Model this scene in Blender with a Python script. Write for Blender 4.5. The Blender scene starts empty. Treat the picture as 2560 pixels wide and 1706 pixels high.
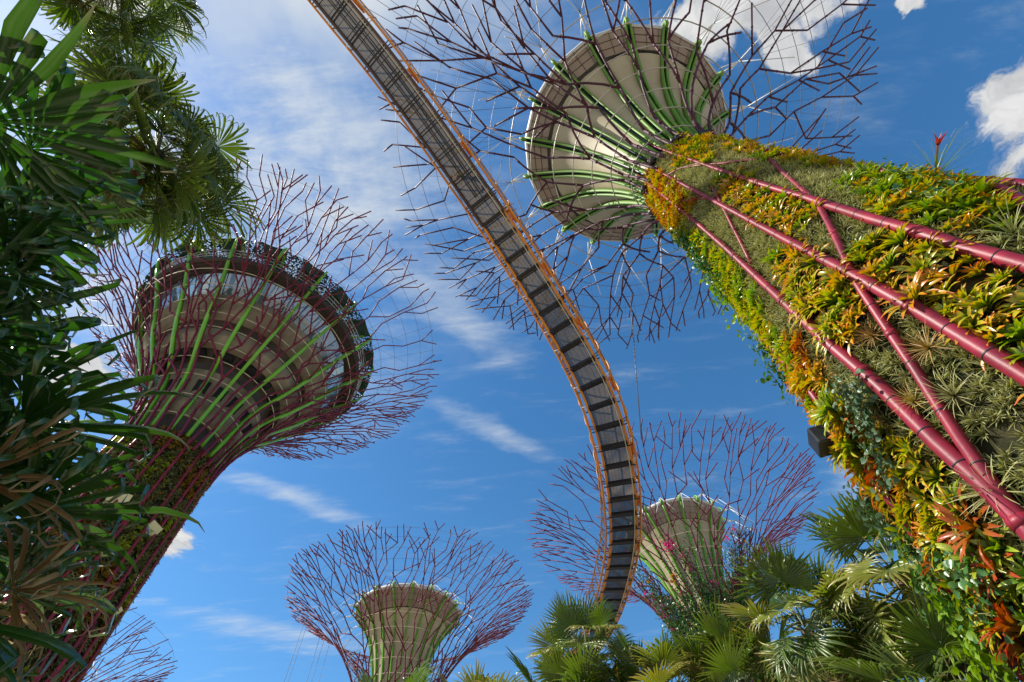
import bpy, math, random, heapq
import numpy as np
from mathutils import Vector, Matrix
PI = math.pi
R_ = math.radians

# ------------------------------------------------------------------ camera
F_PX = 16 / 36 * 2560                       # 16 mm lens on a 36 mm sensor, in photograph pixels
ZEN = (1230.0, 170.0)                       # where the verticals meet
EYE = np.array([0.0, 0.0, 1.6])
_up = np.array([(ZEN[0] - 1280) / F_PX, -(ZEN[1] - 853) / F_PX, -1.0]); _up /= np.linalg.norm(_up)
_fw = np.array([0, 0, -1.0]); _fh = _fw - _up * (_fw @ _up); _fh /= np.linalg.norm(_fh)
ROT = np.array([np.cross(_fh, _up), _fh, _up])
sc = bpy.context.scene
col = sc.collection
cam = bpy.data.objects.new("camera", bpy.data.cameras.new("camera"))
cam.data.lens = 16; cam.data.sensor_width = 36
cam.data.clip_start = 0.1; cam.data.clip_end = 4000
M = Matrix([list(ROT[i]) + [EYE[i]] for i in range(3)] + [[0, 0, 0, 1]])
cam.matrix_world = M
col.objects.link(cam); sc.camera = cam
sc.view_settings.view_transform = 'Standard'; sc.view_settings.look = 'None'
sc.view_settings.gamma = 1.0; sc.view_settings.exposure = 0.70
sc.cycles.max_bounces = 8; sc.cycles.transparent_max_bounces = 16

K = 2560 / 2353.0
def ray(px):                                # px measured in a 2353-wide view of the photo
    d = np.array([(px[0] * K - 1280) / F_PX, -(px[1] * K - 853) / F_PX, -1.0])
    d = ROT @ d
    return d / np.linalg.norm(d)
def at_height(px, h):
    r = ray(px); return EYE + r * (h - EYE[2]) / r[2]
def proj(w):
    c = ROT.T @ (np.asarray(w, float) - EYE)
    if c[2] > -0.05: return (1e6, 1e6)
    return ((1280 + F_PX * c[0] / -c[2]) / K, (853 - F_PX * c[1] / -c[2]) / K)
def azd(az, d): return d * math.sin(R_(az)), d * math.cos(R_(az))

# ------------------------------------------------------------------ sun and sky
SUN_AZ, SUN_EL = -97.0, 47.0
sun = bpy.data.objects.new("sun", bpy.data.lights.new("sun", 'SUN'))
sun.data.energy = 4.9; sun.data.angle = R_(0.55); sun.data.color = (1.0, 0.94, 0.84)
sd = Vector((math.sin(R_(SUN_AZ)) * math.cos(R_(SUN_EL)), math.cos(R_(SUN_AZ)) * math.cos(R_(SUN_EL)), math.sin(R_(SUN_EL))))
sun.rotation_euler = sd.to_track_quat('Z', 'Y').to_euler(); sun.location = (0, 0, 80)
col.objects.link(sun)

class NT:
    def __init__(s, tree): s.t = tree; s.n = tree.nodes; s.l = tree.links
    def new(s, typ, **kw):
        n = s.n.new(typ)
        for k, v in kw.items(): setattr(n, k, v)
        return n
    def link(s, a, b): s.l.new(a, b)
    def sock(s, x, inp):
        if hasattr(x, 'node') or isinstance(x, bpy.types.NodeSocket): s.l.new(x, inp)
        else: inp.default_value = x
    def math(s, op, a, b=None, clamp=False):
        n = s.new('ShaderNodeMath', operation=op); n.use_clamp = clamp
        s.sock(a, n.inputs[0])
        if b is not None: s.sock(b, n.inputs[1])
        return n.outputs[0]
    def ramp(s, fac, stops):
        n = s.new('ShaderNodeValToRGB'); e = n.color_ramp.elements
        while len(e) < len(stops): e.new(0.5)
        for el, (p, c) in zip(e, stops):
            el.position = p; el.color = (*c, 1) if len(c) == 3 else c
        s.sock(fac, n.inputs[0]); return n.outputs[0]
    def smooth(s, v, a, b, lo=0.0, hi=1.0):
        n = s.new('ShaderNodeMapRange', interpolation_type='SMOOTHSTEP')
        s.sock(v, n.inputs[0])
        for i, x in enumerate((a, b, lo, hi)): n.inputs[i + 1].default_value = x
        return n.outputs[0]
    def noise(s, vec, scale, detail=4, rough=0.5, dist=0.0):
        n = s.new('ShaderNodeTexNoise'); s.sock(vec, n.inputs['Vector'])
        n.inputs['Scale'].default_value = scale; n.inputs['Detail'].default_value = detail
        n.inputs['Roughness'].default_value = rough; n.inputs['Distortion'].default_value = dist
        return n.outputs[0]
    def mix(s, fac, a, b, mode='MIX'):
        n = s.new('ShaderNodeMix', data_type='RGBA', blend_type=mode)
        s.sock(fac, n.inputs[0])
        for x, i in ((a, 6), (b, 7)):
            if isinstance(x, tuple): n.inputs[i].default_value = (*x, 1) if len(x) == 3 else x
            else: s.l.new(x, n.inputs[i])
        return n.outputs[2]

def build_world():
    w = bpy.data.worlds.new("World"); sc.world = w; w.use_nodes = True
    t = NT(w.node_tree); t.n.clear()
    sky = t.new('ShaderNodeTexSky', sky_type='NISHITA'); sky.sun_disc = False
    sky.sun_elevation = R_(SUN_EL); sky.sun_rotation = R_(SUN_AZ) % (2 * PI)
    sky.air_density = 1.0; sky.dust_density = 0.25; sky.ozone_density = 4.0; sky.altitude = 0
    hsv = t.new('ShaderNodeHueSaturation'); hsv.inputs['Saturation'].default_value = 1.22
    hsv.inputs['Value'].default_value = 0.86; hsv.inputs['Hue'].default_value = 0.494
    t.link(sky.outputs[0], hsv.inputs['Color'])
    tc = t.new('ShaderNodeTexCoord')
    sep = t.new('ShaderNodeSeparateXYZ'); t.link(tc.outputs['Generated'], sep.inputs[0])
    z = t.math('MAXIMUM', sep.outputs[2], 0.04)
    cmb = t.new('ShaderNodeCombineXYZ')
    t.link(t.math('DIVIDE', sep.outputs[0], z), cmb.inputs[0]); t.link(t.math('DIVIDE', sep.outputs[1], z), cmb.inputs[1])
    wn = t.new('ShaderNodeTexNoise'); t.link(cmb.outputs[0], wn.inputs['Vector']); wn.inputs['Scale'].default_value = 7.0; wn.inputs['Detail'].default_value = 7
    wa = t.new('ShaderNodeVectorMath', operation='MULTIPLY_ADD'); t.link(wn.outputs['Color'], wa.inputs[0]); wa.inputs[1].default_value = (.20, .20, 0); wa.inputs[2].default_value = (-.10, -.10, 0)
    wb = t.new('ShaderNodeVectorMath', operation='ADD'); t.link(cmb.outputs[0], wb.inputs[0]); t.link(wa.outputs[0], wb.inputs[1])
    uv = wb.outputs[0]
    wc = t.new('ShaderNodeVectorMath', operation='MULTIPLY_ADD'); t.link(wa.outputs[0], wc.inputs[0]); wc.inputs[1].default_value = (.45, .45, 0); t.link(cmb.outputs[0], wc.inputs[2])
    uv2 = wc.outputs[0]
    def blob(u, v, ru, rv, rot=0.0, src=None):
        m = t.new('ShaderNodeMapping', vector_type='TEXTURE'); t.link(src or uv, m.inputs['Vector'])
        m.inputs['Location'].default_value = (u, v, 0); m.inputs['Rotation'].default_value = (0, 0, rot)
        m.inputs['Scale'].default_value = (ru, rv, 1)
        l = t.new('ShaderNodeVectorMath', operation='LENGTH'); t.link(m.outputs[0], l.inputs[0])
        return t.smooth(l.outputs['Value'], 0.0, 1.6, 1.0, 0.0)
    def addall(bs):
        x = bs[0]
        for b in bs[1:]: x = t.math('MAXIMUM', x, b)
        return x
    n1 = t.math('ADD', t.math('MULTIPLY', t.noise(uv, 5.0, 9, 0.62, 0.3), .55), t.math('MULTIPLY', t.noise(uv, 14.0, 8, 0.65, 0.4), .45)); n2 = t.noise(cmb.outputs[0], 3.2, 8, 0.62, 0.1)
    cum = addall([blob(-.62, -.13, .10, .07, .4), blob(-.555, -.10, .035, .05, .2), blob(.45, -.05, .20, .09, -.25), blob(.56, 0.0, .07, .05, .3),
                  blob(1.12, .13, .17, .16), blob(-1.20, 1.28, .09, .11, .5), blob(-1.12, .60, .12, .10), blob(1.40, 1.52, .10, .14), blob(.77, -.05, .05, .022, .5), blob(.36, -.16, .12, .06)])
    cd = t.smooth(t.math('ADD', cum, t.math('MULTIPLY', t.math('SUBTRACT', n1, 0.5), 2.1)), 0.42, 0.74)
    # thin cirrus: long streaks and a pale veil on the sun's side
    m = t.new('ShaderNodeMapping'); t.link(cmb.outputs[0], m.inputs['Vector']); m.inputs['Rotation'].default_value = (0, 0, -0.72); m.inputs['Scale'].default_value = (1.6, 6.0, 1)
    n3 = t.noise(m.outputs[0], 2.2, 8, 0.65, 0.25)
    streak = addall([blob(*q, uv2) for q in ((-.37, .13, .30, .050, .75), (-.60, -.01, .20, .05, .6), (-.71, 1.12, .30, .06, .70), (-.07, .90, .24, .05, .65), (1.12, 1.28, .22, .08, .85), (-.30, .34, .34, .09, .9), (-.15, .50, .30, .08, .8), (-1.0, 1.9, .5, .12, .5))])
    sd_ = t.math('MULTIPLY', t.smooth(t.math('ADD', t.math('MULTIPLY', streak, 0.46), t.math('MULTIPLY', n3, 0.95)), 0.54, 1.26), 0.55)
    veil = t.math('MULTIPLY', addall([blob(-.30, -.14, .42, .20, .1), blob(-.45, .1, .45, .3, .6), blob(-.75, .45, .5, .35)]), t.smooth(t.math('ADD', t.math('MULTIPLY', n2, .55), t.math('MULTIPLY', n3, .45)), 0.36, 0.66))
    veil = t.math('MULTIPLY', veil, 0.92)
    glow = t.math('MULTIPLY', blob(-.22, -.17, .33, .14, -.1), 0.95)
    gen = t.math('MULTIPLY', t.smooth(n3, 0.50, 0.95), 0.22)
    thin = t.math('MINIMUM', t.math('ADD', t.math('MAXIMUM', t.math('MAXIMUM', sd_, glow), veil), gen), 1.0)
    c1 = t.mix(thin, hsv.outputs[0], (3.55, 3.75, 3.8))
    shade = t.smooth(t.noise(uv, 9.0, 5, 0.6), 0.3, 0.75)
    cloudcol = t.mix(shade, (2.35, 2.4, 2.5), (3.9, 3.9, 3.85))
    c2 = t.mix(cd, c1, cloudcol)
    bg = t.new('ShaderNodeBackground'); t.link(c2, bg.inputs[0]); bg.inputs[1].default_value = 0.135
    out = t.new('ShaderNodeOutputWorld'); t.link(bg.outputs[0], out.inputs[0])
    w.cycles.sampling_method = 'MANUAL'; w.cycles.sample_map_resolution = 512
build_world()

# ------------------------------------------------------------------ materials
MAT = {}
def principled(name, base, rough=0.5, spec=0.5, metal=0.0):
    m = bpy.data.materials.new(name); m.use_nodes = True
    t = NT(m.node_tree); b = t.n['Principled BSDF']
    b.inputs['Base Color'].default_value = (*base, 1); b.inputs['Roughness'].default_value = rough
    b.inputs['Specular IOR Level'].default_value = spec; b.inputs['Metallic'].default_value = metal
    MAT[name] = m
    return m, t, b
def objvec(t): return t.new('ShaderNodeTexCoord').outputs['Object']
def mottled(name, a, b_, scale, rough=0.6, bump=0.0, spec=0.4, detail=5, metal=0.0, bscale=None):
    m, t, b = principled(name, a, rough, spec, metal)
    v = t.new('ShaderNodeNewGeometry').outputs['Position']
    n = t.noise(v, scale, detail, 0.6)
    t.link(t.ramp(n, [(0.32, a), (0.68, b_)]), b.inputs['Base Color'])
    if bump:
        bn = t.new('ShaderNodeBump'); bn.inputs['Strength'].default_value = bump; bn.inputs['Distance'].default_value = 0.03
        t.link(t.noise(v, bscale or scale * 4, 4, 0.6), bn.inputs['Height']); t.link(bn.outputs[0], b.inputs['Normal'])
    return m
mottled('maroon_paint', (0.105, 0.009, 0.024), (0.155, 0.014, 0.038), 1.2, 0.58, 0.0, 0.3)
mottled('backlit_plum_paint', (0.045, 0.010, 0.018), (0.075, 0.016, 0.030), 0.8, 0.6, 0.0, 0.28)  # darker than maroon_paint: shade of the backlit branches put into the colour
mottled('crimson_paint', (0.12, 0.006, 0.014), (0.27, 0.016, 0.034), 2.2, 0.46, 0.10, 0.36)
mottled('green_paint', (0.10, 0.21, 0.008), (0.135, 0.28, 0.012), 0.7, 0.6)
mottled('bright_green_paint', (0.10, 0.30, 0.012), (0.15, 0.40, 0.018), 0.7, 0.4)
mottled('cream_cladding', (0.37, 0.31, 0.19), (0.45, 0.38, 0.245), 0.55, 0.6, 0.06)
mottled('taupe_soffit', (0.25, 0.185, 0.135), (0.31, 0.235, 0.175), 0.5, 0.6, 0.05)
mottled('white_paint', (0.72, 0.71, 0.68), (0.80, 0.79, 0.77), 0.8, 0.45)
mottled('pale_edge', (0.46, 0.44, 0.40), (0.54, 0.52, 0.48), 0.8, 0.55)
mottled('steel', (0.30, 0.28, 0.24), (0.42, 0.39, 0.34), 1.5, 0.45, 0.0, 0.5)
mottled('beige_rod', (0.44, 0.38, 0.25), (0.52, 0.46, 0.32), 1.0, 0.5)
mottled('wire_rope', (0.10, 0.10, 0.11), (0.16, 0.16, 0.17), 1.0, 0.5)
mottled('concrete', (0.13, 0.105, 0.070), (0.31, 0.26, 0.185), 0.45, 0.8, 0.25, 0.2, 7)
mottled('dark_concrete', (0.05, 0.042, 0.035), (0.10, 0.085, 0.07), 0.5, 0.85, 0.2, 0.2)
mottled('black_recess', (0.008, 0.008, 0.008), (0.016, 0.015, 0.014), 1.0, 0.8)
mottled('black_casing', (0.010, 0.010, 0.011), (0.020, 0.020, 0.021), 4.0, 0.45)
mottled('dark_louvre', (0.022, 0.020, 0.016), (0.045, 0.040, 0.032), 1.0, 0.7)
mottled('planting_backing', (0.012, 0.014, 0.006), (0.05, 0.045, 0.02), 3.0, 0.95, 0.8, 0.1)
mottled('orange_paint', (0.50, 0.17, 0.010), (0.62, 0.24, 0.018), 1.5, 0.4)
mottled('signal_orange', (0.60, 0.13, 0.01), (0.66, 0.18, 0.02), 3.0, 0.5)
mottled('brown_steel', (0.040, 0.018, 0.012), (0.075, 0.032, 0.018), 2.0, 0.5)
mottled('black_steel', (0.012, 0.011, 0.013), (0.025, 0.022, 0.026), 2.0, 0.45)
mottled('pale_yellow_panel', (0.50, 0.46, 0.24), (0.58, 0.54, 0.30), 2.0, 0.55)
mottled('palm_bark', (0.055, 0.040, 0.028), (0.13, 0.10, 0.07), 6.0, 0.9, 0.7, 0.2)
mottled('palm_stalk', (0.10, 0.14, 0.03), (0.17, 0.16, 0.05), 3.0, 0.45)
mottled('brown_stalk', (0.12, 0.06, 0.03), (0.20, 0.12, 0.06), 4.0, 0.7)
mottled('paving', (0.32, 0.27, 0.20), (0.40, 0.34, 0.26), 0.6, 0.85, 0.2, 0.2)
mottled('skin', (0.40, 0.22, 0.15), (0.46, 0.26, 0.18), 8.0, 0.5)
mottled('blue_cloth', (0.03, 0.07, 0.16), (0.05, 0.10, 0.22), 8.0, 0.85)
mottled('dark_cloth', (0.015, 0.015, 0.02), (0.03, 0.03, 0.04), 8.0, 0.9)
mottled('tan_cloth', (0.32, 0.25, 0.12), (0.40, 0.31, 0.16), 8.0, 0.9)
mottled('dark_hair', (0.010, 0.007, 0.005), (0.02, 0.014, 0.01), 20.0, 0.5)

def leaf_mat(name, base, tip, rough=0.35, trans=0.30, hue=0.03, val=0.35, stops=None, spec=0.5, tcol=None):
    """leaf with a colour running from base to tip (attribute t) and a different tint per object"""
    m = bpy.data.materials.new(name); m.use_nodes = True; t = NT(m.node_tree); b = t.n['Principled BSDF']
    a = t.new('ShaderNodeAttribute', attribute_name='t')
    c = t.ramp(a.outputs['Fac'], stops or [(0.0, base), (1.0, tip)])
    oi = t.new('ShaderNodeObjectInfo')
    pos = t.new('ShaderNodeNewGeometry').outputs['Position']
    n = t.noise(pos, 2.3, 3, 0.6)
    h = t.new('ShaderNodeHueSaturation'); t.link(c, h.inputs['Color'])
    mr = t.math('ADD', t.math('MULTIPLY', t.math('SUBTRACT', oi.outputs['Random'], 0.5), hue), t.math('MULTIPLY', t.math('SUBTRACT', n, 0.5), hue * 1.5))
    t.link(t.math('ADD', mr, 0.5), h.inputs['Hue'])
    t.link(t.math('ADD', t.math('MULTIPLY', t.math('SUBTRACT', n, 0.5), val * 2), 1.0), h.inputs['Value'])
    t.link(h.outputs[0], b.inputs['Base Color']); b.inputs['Roughness'].default_value = rough
    b.inputs['Specular IOR Level'].default_value = spec
    tr = t.new('ShaderNodeBsdfTranslucent')
    br = t.new('ShaderNodeHueSaturation'); t.link(h.outputs[0], br.inputs['Color']); br.inputs['Value'].default_value = 1.9; br.inputs['Saturation'].default_value = 1.15
    t.link(br.outputs[0], tr.inputs[0])
    mx = t.new('ShaderNodeMixShader'); mx.inputs[0].default_value = trans
    t.link(b.outputs[0], mx.inputs[1]); t.link(tr.outputs[0], mx.inputs[2])
    t.link(mx.outputs[0], t.n['Material Output'].inputs[0])
    MAT[name] = m
    return m
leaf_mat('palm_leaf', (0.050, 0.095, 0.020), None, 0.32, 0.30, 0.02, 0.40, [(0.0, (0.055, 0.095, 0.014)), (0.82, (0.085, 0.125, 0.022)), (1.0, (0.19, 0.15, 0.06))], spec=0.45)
leaf_mat('bright_palm_leaf', (0.095, 0.145, 0.030), None, 0.32, 0.28, 0.03, 0.40, [(0.0, (0.10, 0.145, 0.018)), (0.75, (0.19, 0.19, 0.035)), (1.0, (0.32, 0.24, 0.08))], spec=0.45)  # lighter, yellower copy of palm_leaf; sun on the fronds put into its colour
leaf_mat('shade_palm_leaf', (0.018, 0.075, 0.012), (0.035, 0.080, 0.016), 0.25, 0.22, 0.02, 0.30, stops=[(0.0, (0.022, 0.085, 0.010)), (0.8, (0.045, 0.10, 0.020)), (1.0, (0.17, 0.15, 0.08))], spec=0.7)  # darker leaf for the close palms, their shade put into the colour
leaf_mat('dry_palm_leaf', (0.16, 0.085, 0.030), (0.36, 0.26, 0.14), 0.7, 0.25, 0.02, 0.4, spec=0.2)
leaf_mat('dead_frond_fibre', (0.11, 0.050, 0.022), (0.20, 0.115, 0.06), 0.8, 0.12, 0.02, 0.4, spec=0.15)
leaf_mat('bromeliad_gold', None, None, 0.32, 0.22, 0.035, 0.30, [(0.0, (0.04, 0.09, 0.006)), (0.42, (0.17, 0.24, 0.008)), (0.78, (0.38, 0.33, 0.012)), (1.0, (0.50, 0.15, 0.010))])
leaf_mat('bromeliad_amber', None, None, 0.32, 0.22, 0.03, 0.30, [(0.0, (0.07, 0.09, 0.006)), (0.34, (0.22, 0.23, 0.008)), (0.76, (0.46, 0.25, 0.010)), (1.0, (0.52, 0.08, 0.008))])
leaf_mat('bromeliad_scarlet', None, None, 0.32, 0.20, 0.03, 0.30, [(0.0, (0.05, 0.06, 0.010)), (0.4, (0.24, 0.10, 0.010)), (1.0, (0.36, 0.035, 0.012))])
leaf_mat('bromeliad_green', None, None, 0.32, 0.22, 0.03, 0.30, [(0.0, (0.03, 0.085, 0.006)), (0.6, (0.12, 0.22, 0.010)), (1.0, (0.34, 0.34, 0.02))])
leaf_mat('air_plant', None, None, 0.6, 0.15, 0.04, 0.45, [(0.0, (0.070, 0.076, 0.016)), (0.55, (0.26, 0.255, 0.080)), (1.0, (0.50, 0.48, 0.23))], spec=0.25)
leaf_mat('air_plant_orange', None, None, 0.5, 0.15, 0.03, 0.3, [(0.0, (0.16, 0.12, 0.03)), (1.0, (0.42, 0.20, 0.04))], spec=0.3)
leaf_mat('heart_leaf', (0.035, 0.105, 0.020), (0.060, 0.135, 0.030), 0.35, 0.22, 0.03, 0.4, spec=0.5)
leaf_mat('grey_vine_leaf', (0.055, 0.105, 0.045), (0.075, 0.125, 0.055), 0.4, 0.2, 0.02, 0.4, spec=0.4)
leaf_mat('lime_leaf', (0.10, 0.20, 0.012), (0.16, 0.26, 0.015), 0.4, 0.3, 0.03, 0.4, spec=0.4)
leaf_mat('moss_planting', (0.075, 0.085, 0.028), (0.17, 0.17, 0.065), 0.7, 0.12, 0.05, 0.5, spec=0.2)
leaf_mat('rust_planting', (0.14, 0.085, 0.018), (0.30, 0.16, 0.02), 0.6, 0.15, 0.05, 0.4, spec=0.2)
leaf_mat('lime_planting', (0.13, 0.17, 0.014), (0.30, 0.34, 0.02), 0.6, 0.2, 0.05, 0.4, spec=0.2)
leaf_mat('pink_petal', (0.62, 0.03, 0.22), (0.70, 0.05, 0.30), 0.6, 0.3, 0.03, 0.2, spec=0.2)
leaf_mat('orange_petal', (0.70, 0.16, 0.02), (0.75, 0.22, 0.03), 0.6, 0.3, 0.03, 0.2, spec=0.2)
leaf_mat('red_petal', (0.30, 0.015, 0.02), (0.42, 0.03, 0.03), 0.5, 0.2, 0.02, 0.2, spec=0.3)

def make_grating():
    """walkway mesh: fine bars, part of the light comes through"""
    m = bpy.data.materials.new('walkway_mesh'); m.use_nodes = True; t = NT(m.node_tree); b = t.n['Principled BSDF']
    a = t.new('ShaderNodeAttribute', attribute_name='t')                     # metres along the walk
    pos = t.new('ShaderNodeNewGeometry').outputs['Position']
    wv = t.new('ShaderNodeMath', operation='SINE'); t.link(t.math('MULTIPLY', a.outputs['Fac'], 95.0), wv.inputs[0])
    n = t.noise(pos, 1.6, 6, 0.65)
    t.link(t.ramp(n, [(0.3, (0.022, 0.020, 0.018)), (0.7, (0.060, 0.052, 0.042))]), b.inputs['Base Color'])  # noise paints dark patches standing for shadow blotches on the mesh
    b.inputs['Roughness'].default_value = 0.6; b.inputs['Metallic'].default_value = 0.0
    tl = t.new('ShaderNodeBsdfTranslucent'); tl.inputs[0].default_value = (0.21, 0.165, 0.11, 1)
    mx = t.new('ShaderNodeMixShader'); mx.inputs[0].default_value = 0.40
    t.link(b.outputs[0], mx.inputs[1]); t.link(tl.outputs[0], mx.inputs[2])
    tp = t.new('ShaderNodeBsdfTransparent')
    mx2 = t.new('ShaderNodeMixShader')
    t.link(t.smooth(t.math('ADD', wv.outputs[0], t.math('MULTIPLY', n, 0.4)), 0.2, 1.1, 0.02, 0.24), mx2.inputs[0])
    t.link(mx.outputs[0], mx2.inputs[1]); t.link(tp.outputs[0], mx2.inputs[2])
    t.link(mx2.outputs[0], t.n['Material Output'].inputs[0]); MAT['walkway_mesh'] = m
make_grating()
def make_glass():
    m, t, b = principled('window_glass', (0.13, 0.18, 0.23), 0.06, 0.9)
    tp = t.new('ShaderNodeBsdfTransparent'); tp.inputs[0].default_value = (0.52, 0.66, 0.76, 1)
    gl = t.new('ShaderNodeBsdfGlossy'); gl.inputs['Roughness'].default_value = 0.03; gl.inputs[0].default_value = (0.40, 0.50, 0.60, 1)
    m1 = t.new('ShaderNodeMixShader'); m1.inputs[0].default_value = 0.45
    t.link(gl.outputs[0], m1.inputs[1]); t.link(tp.outputs[0], m1.inputs[2])
    m2 = t.new('ShaderNodeMixShader'); m2.inputs[0].default_value = 0.60
    t.link(m1.outputs[0], m2.inputs[1]); t.link(b.outputs[0], m2.inputs[2]); t.link(m2.outputs[0], t.n['Material Output'].inputs[0])
make_glass()
def make_perforated():
    m, t, b = principled('perforated_green', (0.012, 0.040, 0.014), 0.55, 0.3)
    pos = t.new('ShaderNodeNewGeometry').outputs['Position']
    v = t.new('ShaderNodeTexVoronoi'); v.inputs['Scale'].default_value = 4.2; t.link(pos, v.inputs['Vector'])
    a = t.new('ShaderNodeAttribute', attribute_name='t')
    hole = t.math('MULTIPLY', t.math('LESS_THAN', v.outputs['Distance'], 0.42), a.outputs['Fac'])
    tp = t.new('ShaderNodeBsdfTransparent'); mx = t.new('ShaderNodeMixShader')
    t.link(hole, mx.inputs[0]); t.link(b.outputs[0], mx.inputs[1]); t.link(tp.outputs[0], mx.inputs[2])
    t.link(mx.outputs[0], t.n['Material Output'].inputs[0])
make_perforated()

# ------------------------------------------------------------------ mesh helpers
class MB:
    def __init__(s): s.v = []; s.f = []; s.m = []; s.t = []; s.n = 0
    def add(s, verts, faces, mat=0, t=None):
        o = s.n; s.v.extend(map(tuple, verts)); s.n += len(verts)
        s.f.extend(tuple(i + o for i in f) for f in faces); s.m.extend([mat] * len(faces))
        s.t.extend(t if t is not None else [0.0] * len(verts))
    def mesh(s, name, mats, smooth=True):
        me = bpy.data.meshes.new(name); me.from_pydata(s.v, [], s.f)
        for m in mats: me.materials.append(MAT[m])
        me.polygons.foreach_set('material_index', s.m)
        me.polygons.foreach_set('use_smooth', [smooth] * len(s.f))
        at = me.attributes.new('t', 'FLOAT', 'POINT'); at.data.foreach_set('value', s.t)
        me.update(); return me
    def build(s, name, mats, parent=None, smooth=True):
        o = bpy.data.objects.new(name, s.mesh(name, [mats] if isinstance(mats, str) else mats, smooth))
        col.objects.link(o)
        if parent is not None: o.parent = parent; o.matrix_parent_inverse = Matrix.Translation(-Vector(parent.location))
        return o
def tag(o, label=None, cat=None, group=None, kind=None):
    for k, v in (('label', label), ('category', cat), ('group', group), ('kind', kind)):
        if v: o[k] = v
    return o
def empty(name, loc, label, cat, group=None):
    o = bpy.data.objects.new(name, None); o.empty_display_size = 0.3; o.location = loc; col.objects.link(o)
    return tag(o, label, cat, group)

def unit(a): a = np.asarray(a, float); return a / (np.linalg.norm(a) + 1e-12)
def tube(mb, pts, rad, n=6, mat=0, caps=True, closed=False, t=None):
    pts = np.asarray(pts, float); k = len(pts)
    rad = np.full(k, rad) if np.isscalar(rad) else np.asarray(rad)
    T = np.gradient(pts, axis=0) if not closed else np.roll(pts, -1, 0) - np.roll(pts, 1, 0)
    T /= np.linalg.norm(T, axis=1)[:, None] + 1e-12
    a = np.array([0, 0, 1.0]) if abs(T[0][2]) < 0.9 else np.array([1.0, 0, 0])
    u = unit(np.cross(T[0], a)); V = []
    ang = np.arange(n) * 2 * PI / n
    for i in range(k):
        u = unit(u - T[i] * (u @ T[i])); w = np.cross(T[i], u)
        V.append(pts[i] + rad[i] * (np.cos(ang)[:, None] * u + np.sin(ang)[:, None] * w))
    V = np.concatenate(V)
    F = []
    for i in range(k if closed else k - 1):
        j = (i + 1) % k
        F += [(i * n + q, i * n + (q + 1) % n, j * n + (q + 1) % n, j * n + q) for q in range(n)]
    if caps and not closed: F += [tuple(range(n))[::-1], tuple((k - 1) * n + q for q in range(n))]
    mb.add(V, F, mat, None if t is None else [t] * len(V))
def sweep_rect(mb, pts, side, w, d, mat=0):
    pts = np.asarray(pts, float); side = unit(side); T = np.gradient(pts, axis=0); V = []
    for p, tg in zip(pts, T):
        nn = unit(np.cross(unit(tg), side))
        V += [p + side * w / 2 + nn * d / 2, p - side * w / 2 + nn * d / 2, p - side * w / 2 - nn * d / 2, p + side * w / 2 - nn * d / 2]
    k = len(pts); F = [(0, 1, 2, 3), tuple(4 * (k - 1) + q for q in (3, 2, 1, 0))]
    for i in range(k - 1): F += [(4 * i + q, 4 * i + 4 + q, 4 * i + 4 + (q + 1) % 4, 4 * i + (q + 1) % 4) for q in range(4)]
    mb.add(V, F, mat)
def box(mb, c, ax, ay, az, mat=0):
    c, ax, ay, az = (np.asarray(q, float) for q in (c, ax, ay, az))
    V = [c + sx * ax + sy * ay + sz * az for sz in (-1, 1) for sx, sy in ((-1, -1), (1, -1), (1, 1), (-1, 1))]
    mb.add(V, [(3, 2, 1, 0), (4, 5, 6, 7), (0, 1, 5, 4), (1, 2, 6, 5), (2, 3, 7, 6), (3, 0, 4, 7)], mat)
def lathe(mb, prof, cx, cy, n=48, a0=0.0, a1=2 * PI, mat=0, closed=None):
    full = abs(a1 - a0 - 2 * PI) < 1e-6; m = n if full else n + 1
    V = [(cx + r * math.cos(a0 + (a1 - a0) * i / n), cy + r * math.sin(a0 + (a1 - a0) * i / n), z) for r, z in prof for i in range(m)]
    F = []
    for j in range(len(prof) - 1):
        for i in range(n): q = (i + 1) % m; F.append((j * m + i, j * m + q, (j + 1) * m + q, (j + 1) * m + i))
    mb.add(V, F, mat)

# ------------------------------------------------------------------ ground
g = MB(); g.add([(-1500, -1500, 0), (1500, -1500, 0), (1500, 1500, 0), (-1500, 1500, 0)], [(0, 1, 2, 3)])
tag(g.build('ground', 'paving'), kind='structure')

# ------------------------------------------------------------------ steel tree towers
class Profile:
    def __init__(s, rz):
        p = np.array(rz, float)
        for _ in range(3):                                  # round the corners
            q = np.empty((2 * len(p), 2)); q[0] = p[0]; q[-1] = p[-1]
            q[1:-1:2] = p[:-1] * .75 + p[1:] * .25; q[2:-1:2] = p[:-1] * .25 + p[1:] * .75; p = q
        s.p = p; d = np.r_[0, np.cumsum(np.linalg.norm(np.diff(p, axis=0), axis=1))]; s.d = d; s.L = d[-1]
    def rz(s, t): return np.interp(t, s.d, s.p[:, 0]), np.interp(t, s.d, s.p[:, 1])
    def pt(s, c, t, th, off=0.0):
        r, z = s.rz(t); r += off; return np.array([c[0] + r * math.cos(th), c[1] + r * math.sin(th), z])
    def s_at_r(s, r): return float(np.interp(r, s.p[:, 0], s.d))

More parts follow.
